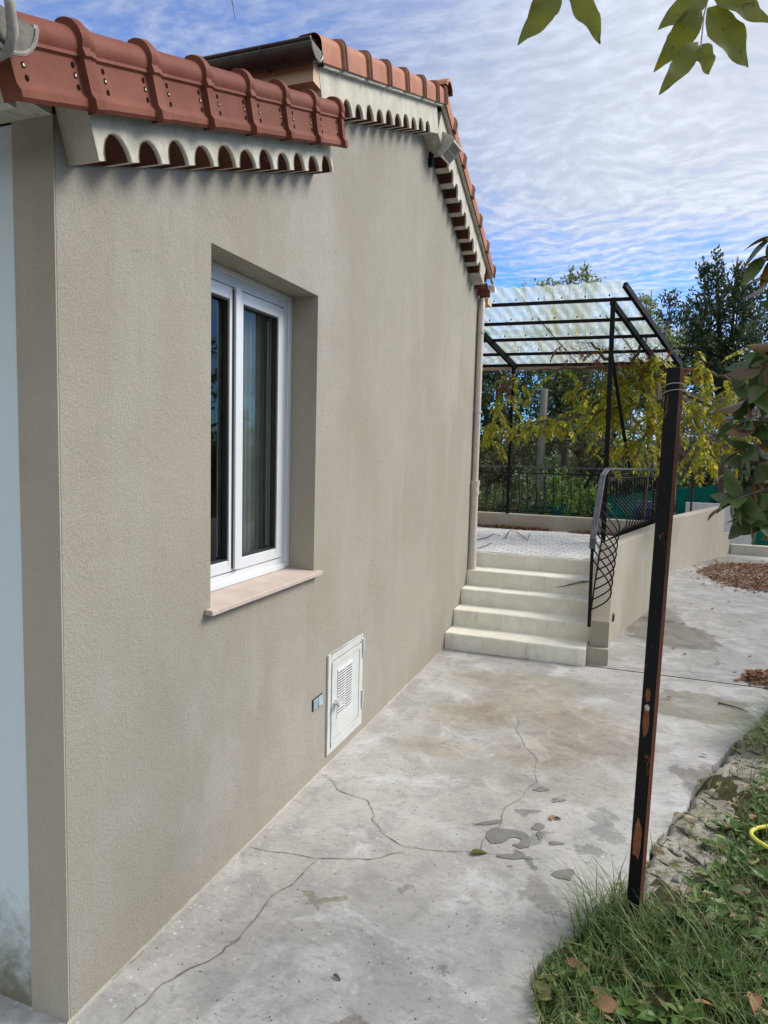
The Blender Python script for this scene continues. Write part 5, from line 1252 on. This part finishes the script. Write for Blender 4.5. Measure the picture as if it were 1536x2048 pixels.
# ------------------------------------------------------------------ wisteria on the pergola
def wisteria():
    g = random.Random(61); base = Vector((2.12, 10.45, -0.05)); T = thing('wisteria', 'wisteria with drooping yellow autumn leaves trained along the far edge of the pergola', 'vine', base)
    st = MB(); lf = MB(); rd = MB()
    def P(px, py, Y_): return on_y(px, py, Y_)
    stems = [[(2.12, 10.45, -0.05), (2.10, 10.40, 1.2), (2.08, 10.38, 2.4), (2.0, 10.35, 3.1)],
             [P(1330, 800, 10.3), P(1250, 812, 10.3), P(1180, 830, 10.2), P(1090, 842, 10.2), P(1010, 850, 10.2), P(965, 870, 10.2)],
             [P(1340, 760, 10.2), P(1280, 740, 10.2), P(1180, 735, 10.3), P(1080, 742, 10.4), P(1030, 745, 10.4)],
             [P(1340, 770, 10.2), P(1400, 800, 10.0), P(1450, 830, 9.8), P(1500, 880, 9.6)],
             [P(1335, 735, 10.2), P(1420, 745, 10.0), P(1480, 765, 9.8), P(1536, 780, 9.6), P(1620, 790, 9.4)],
             [P(1025, 745, 10.3), P(1015, 790, 10.3), P(1012, 850, 10.3)],
             [P(1340, 780, 10.2), P(1300, 850, 10.2), P(1270, 920, 10.3)], [P(1215, 720, 10.3), P(1190, 690, 10.25), P(1150, 670, 10.2)], [P(1260, 730, 10.3), P(1285, 690, 10.2), P(1300, 665, 10.2)]]
    for s in stems:
        pts = []
        for a, b in zip(s[:-1], s[1:]):
            a = Vector(a); b = Vector(b)
            for i in range(6): pts.append(a.lerp(b, i / 6) + rdir(g) * 0.025)
        pts.append(Vector(s[-1])); n = len(pts); st.tube(pts, [0.022 * (1 - i / n) + 0.006 for i in range(n)] if s is not stems[0] else 0.03, 6)
    def compound(mb, p, az, L, dr):
        d = Vector((math.cos(az), math.sin(az), g.uniform(-0.2, 0.4))).normalized(); prev = Vector(p); q = Vector(p); npair = 6
        for i in range(npair + 1):
            t = i / npair; nd = (d + Vector((0, 0, -dr * (t + 0.2) * 1.6))).normalized(); nq = q + nd * (L / npair)
            mb.tube([q - base, nq - base], 0.002, 3, cap=False); q = nq
            s = nd.cross(Vector((0, 0, 1)));
            if s.length < 0.05: s = Vector((math.sin(az), -math.cos(az), 0))
            s.normalize(); ll = L * 0.36 * (1 - 0.35 * abs(t - 0.45)); w = ll * 0.50
            for sg in ((-1, 1) if i < npair else (0,)):
                ld = (s * sg * 0.9 + nd * (0.55 if sg else 1) + Vector((0, 0, -0.55 * dr)) + rdir(g) * 0.15).normalized()
                quickleaf(mb, q - base, ld, (Vector((0, 0, 1)) + rdir(g) * 0.5), ll, w)
    zones = [ # px, py, spread x, spread y, Y, count
        (985, 870, 30, 28, 10.2, 18), (1010, 800, 18, 40, 10.3, 16), (1040, 770, 25, 20, 10.3, 4), (1040, 850, 40, 16, 10.2, 16), (1100, 855, 50, 14, 10.2, 20), (1170, 845, 45, 22, 10.2, 24), (1180, 800, 35, 25, 10.25, 12),
        (1235, 815, 40, 40, 10.2, 34), (1285, 770, 40, 40, 10.2, 40), (1300, 850, 34, 46, 10.2, 34), (1265, 900, 26, 36, 10.3, 22), (1200, 890, 22, 30, 10.2, 9), (1300, 730, 36, 14, 10.2, 16), (1240, 750, 35, 22, 10.2, 14),
        (1385, 760, 35, 30, 9.9, 18), (1375, 850, 30, 40, 9.9, 24), (1420, 905, 26, 24, 9.8, 16), (1440, 830, 40, 40, 9.8, 20), (1480, 880, 34, 36, 9.7, 22), (1465, 770, 40, 25, 9.8, 14), (1350, 920, 20, 30, 9.9, 10), (1530, 760, 20, 50, 9.5, 14), (1130, 760, 40, 12, 10.3, 3), (1400, 930, 30, 16, 9.9, 8)]
    for (px, py, sx, sy, Y_, n) in zones:
        for _ in range(int(n * 0.85)):
            p = on_y(px + g.gauss(0, sx * 0.6), py + g.gauss(0, sy * 0.6), Y_ + g.uniform(-0.25, 0.2)); compound(lf, p + Vector((0, 0, 0.08)), g.uniform(0, 6.28), g.uniform(0.20, 0.34), g.uniform(0.5, 1.6))
    for (px, py, sx, sy, Y_, n) in ((1012, 775, 10, 26, 10.3, 9), (1250, 735, 50, 20, 10.2, 16), (1290, 715, 35, 16, 10.2, 14), (1390, 745, 12, 12, 9.9, 5), (1180, 700, 60, 18, 10.2, 8)):
        for _ in range(n): compound(rd, on_y(px + g.gauss(0, sx * .6), py + g.gauss(0, sy * .6), Y_), g.uniform(0, 6.28), g.uniform(0.12, 0.24), g.uniform(0.8, 1.8))
    for k in range(110):
        px = g.uniform(1130, 1340); py = g.gauss(705, 22); p = on_y(px, py, 10.25); pts = [p]
        d = rdir(g)
        for i in range(5): d = (d + rdir(g) * 0.5).normalized(); pts.append(pts[-1] + d * 0.06)
        st.tube(pts, 0.0035, 4, cap=False)
    st.v = [tuple(Vector(v) - base) for v in st.v]
    st.build('stems', M['bark'], T, smooth=True); lf.build('leaves', M['l_wist'], T); rd.build('withered_leaves', M['l_red'], T)
wisteria()

# ------------------------------------------------------------------ magnolia at the right edge
def magnolia():
    g = random.Random(71); base = Vector((3.55, 3.9, -0.02)); T = thing('magnolia_tree', 'magnolia with large glossy dark leaves, brown underneath, reaching in from the right edge', 'tree', base)
    w = MB(); w.tube([base, (3.5, 3.85, 0.8), (3.4, 3.8, 1.7), (3.35, 3.8, 2.7), (3.3, 3.75, 3.6)], [0.10, 0.09, 0.075, 0.06, 0.03], 10)
    w.v = [tuple(Vector(v) - base) for v in w.v]; w.build('trunk', M['bark'], T, smooth=True)
    lm = MB(); lf = MB(); Y_ = 3.0
    tips = [(1505, 745, 3.0), (1490, 800, 3.0), (1525, 790, 3.1), (1478, 850, 3.0), (1515, 850, 2.95), (1530, 905, 3.1), (1492, 900, 2.95), (1500, 960, 3.0), (1470, 1000, 2.9), (1510, 1010, 3.0), (1535, 985, 3.1), (1500, 1045, 2.95), (1530, 1040, 3.0), (1456, 1010, 2.95), (1484, 935, 3.05), (1524, 735, 2.9), (1545, 700, 3.1), (1540, 480, 2.9), (1533, 520, 2.9), (1538, 560, 2.9), (1560, 620, 3.0), (1565, 820, 3.2), (1570, 950, 3.2), (1575, 1050, 3.2), (1600, 700, 3.3), (1620, 560, 3.3)]
    tips += [(1560 + g.uniform(20, 260), g.uniform(300, 1050), 3.2 + g.random()) for _ in range(22)]
    for (px, py, y) in tips:
        q = on_y(px, py, y); root = Vector((3.35, 3.8, min(3.4, max(1.2, q.z + 0.25)))); m_ = root.lerp(q, 0.55) + Vector((0, 0, 0.10))
        lm.tube([root, m_, q], [0.016, 0.010, 0.005], 6)
        ax_ = (q - m_).normalized(); n = g.randint(5, 6) if px < 1550 else 7
        for k in range(n):
            a = k * 2.4 + g.uniform(-.3, .3); e = g.uniform(-0.1, 0.8)
            s = ax_.cross(Vector((0, 0, 1))).normalized(); u = s.cross(ax_)
            d = (ax_ * e + (s * math.cos(a) + u * math.sin(a)) + Vector((0, 0, -0.45))).normalized(); L = g.uniform(0.10, 0.155)
            p0 = q - ax_ * (0.012 * k) - base
            leaf(lf, p0, d, L, L * g.uniform(0.42, 0.54), 0, curl=g.uniform(0.1, 0.6), g=g, n=8, up=(ax_ * 0.8 + Vector((0, 0, 0.8)) + rdir(g) * 0.6) * (1 if g.random() < 0.80 else -1), fold=0.28, tip=0.9)
    lm.v = [tuple(Vector(v) - base) for v in lm.v]; lm.build('branches', M['bark'], T, smooth=True); lf.build('leaves', M['magnolia'], T, smooth=True)
magnolia()

# ------------------------------------------------------------------ leaf sprays hanging into the top of the picture
def spray(name_label, stem_px, leaves, depth):
    """stem_px: points of the stalk; leaves: (base px, tip px, width px)"""
    def pt(x, y, dd=0.0):
        d = ray(x, y); return CC + d * (depth + dd)
    base = pt(*stem_px[0]); T = thing('leaf_spray', name_label, 'twig', base)
    w = MB().tube([pt(x, y) - base for x, y in stem_px], [0.0022] + [0.0014] * (len(stem_px) - 1), 6); w.build('stalk', M['twig_green'], T, smooth=True)
    s = depth / F
    for i, (b, t, wd, curl) in enumerate(leaves):
        p = pt(*b, 0.004 * i) - base; q = pt(*t, 0.02 * math.sin(i * 2.0)) - base; d = q - p; L = d.length
        mb = MB(); leaf(mb, p, d, L, wd * s * 0.86, 0, curl=curl, g=rnd, n=14, up=-CF + CR * (0.35 * math.sin(i * 1.7)) + CU * 0.2 * math.cos(i * 2.1), fold=0.16, tip=0.92)
        # finely notched, slightly wavy edge
        vv = []
        n = 15
        for k, v in enumerate(mb.v):
            side_ = k // n; j = k % n
            if side_ != 1: v = Vector(v) + (Vector(v) - Vector(mb.v[n + j])) * (0.10 * mnoise.noise(Vector((j * 0.9, i * 3.3, side_)))) + CF * (0.004 * math.sin(j * 0.9 + i))
            vv.append(tuple(v))
        mb.v = vv; mb.build('leaf', M['spray'], T, smooth=True)
M['twig_green'] = paint('green_stalk', (0.35, 0.33, 0.30), 0.5)
spray('spray of large olive green leaflets hanging in at the top right corner', [(1440, -160), (1424, -60), (1416, 0), (1408, 30), (1402, 90), (1400, 98)],
      [((1416, -14), (1316, 56), 62, 0.1), ((1405, 14), (1312, 142), 62, 0.15), ((1398, 84), (1324, 180), 48, 0.2), ((1404, 88), (1418, 148), 42, 0.05), ((1414, 18), (1506, 130), 86, 0.2), ((1424, -20), (1550, 42), 70, 0.15), ((1428, -60), (1520, -30), 60, 0.1), ((1426, -70), (1330, -30), 60, 0.1)], 1.15)
spray('spray of yellowing leaflets hanging in at the top centre right', [(1140, -170), (1128, -90), (1122, -30), (1118, -8)],
      [((1122, -10), (1034, 86), 56, 0.15), ((1118, -40), (1054, 44), 52, 0.1), ((1142, -30), (1206, 76), 54, 0.25), ((1128, -80), (1180, -20), 50, 0.1), ((1126, -90), (1070, -30), 50, 0.1)], 1.10)
tw = MB().tube([CC + ray(x, y) * 1.3 for x, y in ((455, -60), (462, -10), (466, 12), (470, 37))], [0.0012, 0.001, 0.0008, 0.0005], 5).build('thin_twig', M['bark'])
tag(tw, 'single thread thin twig hanging against the sky above the low roof', 'twig')

# ================================================================== FALLEN LEAVES
def litter_leaf(mb, p, g, L, mi=0):
    a = g.uniform(0, 6.28); d = Vector((math.cos(a), math.sin(a), g.uniform(-.15, .35))); leaf(mb, p, d, L, L * g.uniform(0.35, 0.6), mi, curl=g.uniform(-0.3, 0.6), g=g, n=3, fold=g.uniform(0.1, 0.6))
def pile(name, label, cx, cy, rx, ry, rot, n, seed, z=0.0, h=0.05, L=0.055):
    g = random.Random(seed); mb = MB()
    for _ in range(n):
        a = g.uniform(0, 6.28); k = math.sqrt(g.random()); k = k * (0.86 + 0.30 * mnoise.noise(Vector((math.cos(a) * 1.6, math.sin(a) * 1.6, seed))) ) * (1.0 if g.random() < 0.93 else 1.25)
        x, y = rx * k * math.cos(a), ry * k * math.sin(a)
        litter_leaf(mb, Vector((cx + x * math.cos(rot) - y * math.sin(rot), cy + x * math.sin(rot) + y * math.cos(rot), z + 0.006 + h * max(0, 1 - k) ** 0.5 * g.random())), g, L * g.uniform(0.6, 1.3))
    o = mb.build(name, M['l_litter']); struct(o, 'stuff', label, 'leaves'); return o
pile('leaf_pile', 'large spread of brown dead leaves on the far slab at the right', 4.25, 12.9, 1.5, 2.0, -0.15, 9000, 81)
pile('leaf_pile', 'small drift of brown dead leaves at the right edge by the slab joint', 3.02, 6.88, 0.36, 0.28, 0.2, 520, 82, L=0.06)
pile('leaf_drift', 'line of brown dead leaves along the foot of the far terrace parapet on the left', 0.0, 10.36, 0.75, 0.10, 0, 900, 83, z=0.84, h=0.03, L=0.05)
pile('leaf_drift', 'line of brown dead leaves along the foot of the far terrace parapet on the right', 1.25, 10.33, 0.45, 0.09, 0, 380, 84, z=0.84, h=0.03, L=0.05)
g = random.Random(91)
def single(name, label, cat, x, y, z, L, matn, group='single dead leaves scattered on the slabs'):
    mb = MB(); a = g.uniform(0, 6.28)
    leaf(mb, Vector((0, 0, 0.006)), Vector((math.cos(a), math.sin(a), 0.12)), L, L * g.uniform(0.4, 0.55), 0, curl=g.uniform(0.0, 0.6), g=g, n=6, fold=g.uniform(0.2, 0.6))
    o = mb.build(name, matn, smooth=True); o.location = (x, y, z); tag(o, label, cat, group); return o
spots = [((940, 1707), 0.075, 'yellow'), ((670, 1985), 0.045, 'dark')]
o = single('fallen_leaf', 'curled olive yellow leaf lying on the crack in the middle of the slab', 'leaf', *on_z(940, 1709)[:2], 0.004, 0.095, M['spray'], 'single leaves lying on the slab')
o.rotation_euler = (0, 0, 0)
for px, py in ((1106, 1634), (1345, 1400), (1400, 1512), (1352, 1300), (1392, 1260), (1460, 1265), (1500, 1315), (1305, 1290), (1370, 1250), (1440, 1330), (1480, 1245), (1420, 1220), (1385, 1208), (1350, 1218), (1455, 1205), (1475, 1345), (1365, 1310), (1330, 1240)):
    q = on_z(px, py); single('fallen_leaf', 'small brown dead leaf lying singly on the grey slab', 'leaf', q.x, q.y, 0.006, 0.055, M['l_litter'])
for px, py, kind in ((640, 1955, 0), (1092, 1860, 1)):
    pass
for (px, py, dx, dy) in ((668, 1953, 0.03, -0.012), (1110, 1637, 0.03, -0.01)):
    q = on_z(px, py); o = MB().tube([(0, 0, 0.007), (dx * .5, dy * .4, 0.011), (dx, dy, 0.006)], [0.004, 0.007, 0.003], 6).build('bark_chip', M['bark']); o.location = q
    tag(o, 'small dark curl of bark on the slab %s' % ('near the bottom of the picture' if px < 900 else 'above the S shaped damp patch'), 'debris')
q = on_z(1436, 1408); q2 = on_z(1500, 1427); o = MB().tube([(0, 0, 0.012), ((q2 - q) * 0.5 + Vector((0.02, 0, 0.014))), (q2 - q) + Vector((0, 0, 0.008))], [0.008, 0.006, 0.003], 6).build('fallen_stick', M['bark']); o.location = q
tag(o, 'thin dark stick lying on the slab near the right edge', 'stick')
# tiny grit on the slab
mb = MB()
for _ in range(420):
    q = on_z(g.uniform(250, 1300), g.uniform(1380, 2040)); 
    if q.x < 0.03 or q.x > edge_x(q.y) - 0.02 or q.y > 6.5: continue
    r_ = g.uniform(0.001, 0.0032); mb.tube([q, q + Vector((g.uniform(-2, 2) * r_, g.uniform(-2, 2) * r_, r_))], [r_, r_ * 0.4], 5)
o = mb.build('grit', M['bark']); struct(o, 'stuff', 'tiny dark grit scattered over the slab', 'grit')
# twigs on the terrace
for i, pts in enumerate(([(950, 1083), (975, 1076), (985, 1070), (1000, 1072)], [(1010, 1078), (1020, 1062), (1035, 1066), (1055, 1082), (1060, 1068)], [(955, 1098), (972, 1093), (982, 1088)])):
    P_ = [on_z(a, b, 0.845) for a, b in pts]; b0 = P_[0]; o = MB().tube([p - b0 + Vector((0, 0, 0.012)) for p in P_], 0.006, 5).build('dry_twig', M['bark']); o.location = b0
    tag(o, ('forked dry twig on the pale terrace paving nearest the dead leaves', 'long curly dry vine shoot on the middle of the terrace paving', 'short dry twig on the terrace paving just above the steps')[i], 'twig', 'dry twigs on the terrace')
# leaves lying in the grass
lt = MB()
for _ in range(900):
    y = 1.3 + 4.8 * g.random(); x = edge_x(y) + 0.03 + 1.6 * g.random() ** 1.3; litter_leaf(lt, Vector((x, y, bed_h(x, y) + 0.03 + 0.03 * g.random())), g, g.uniform(0.018, 0.07))
o = lt.build('leaf_litter', M['l_litter_green']); struct(o, 'stuff', 'dead leaves and bits lying in the grass', 'leaves')
for i, (px, py, L, m_, lab) in enumerate([
    (1210, 1885, 0.075, 'l_yellowgreen', 'yellow green leaf at the foot of the rusty post'), (1095, 1965, 0.05, 'l_bright', 'flat green leaf where the grass meets the slab at the bottom'), (1240, 2010, 0.11, 'l_litter', 'long tan magnolia leaf in the grass near the bottom edge'),
    (1385, 2010, 0.09, 'l_litter', 'dark brown curled leaf in the grass at the bottom'), (1505, 1990, 0.10, 'l_litter', 'broad brown leaf in the grass in the bottom right corner'), (1420, 1980, 0.09, 'l_yellowgreen', 'bright yellow green leaf in the grass at the bottom right'),
    (1495, 1790, 0.08, 'l_grey', 'grey brown dead leaf in the grass below the yellow hose'), (1412, 1852, 0.06, 'l_grey', 'pale crumpled leaf in the grass right of the post'), (1500, 1650, 0.07, 'l_litter', 'tan leaf in the grass left of the yellow hose'), (1335, 1733, 0.06, 'l_yellowgreen', 'pale leaf on the foot of the stone edging'),
    (1130, 1912, 0.10, 'l_litter', 'dark crumpled leaf at the corner of slab and grass'), (1100, 1990, 0.10, 'l_litter_green', 'long dry leaf on the slab edge at the bottom'), (1420, 1690, 0.06, 'l_bright', 'round green leaf at the inner side of the stone edging')]):
    q = on_z(px, py, 0.05); single('fallen_leaf', lab, 'leaf', q.x, q.y, bed_h(q.x, q.y) + 0.045, L, M[m_], 'larger leaves lying in the grass')
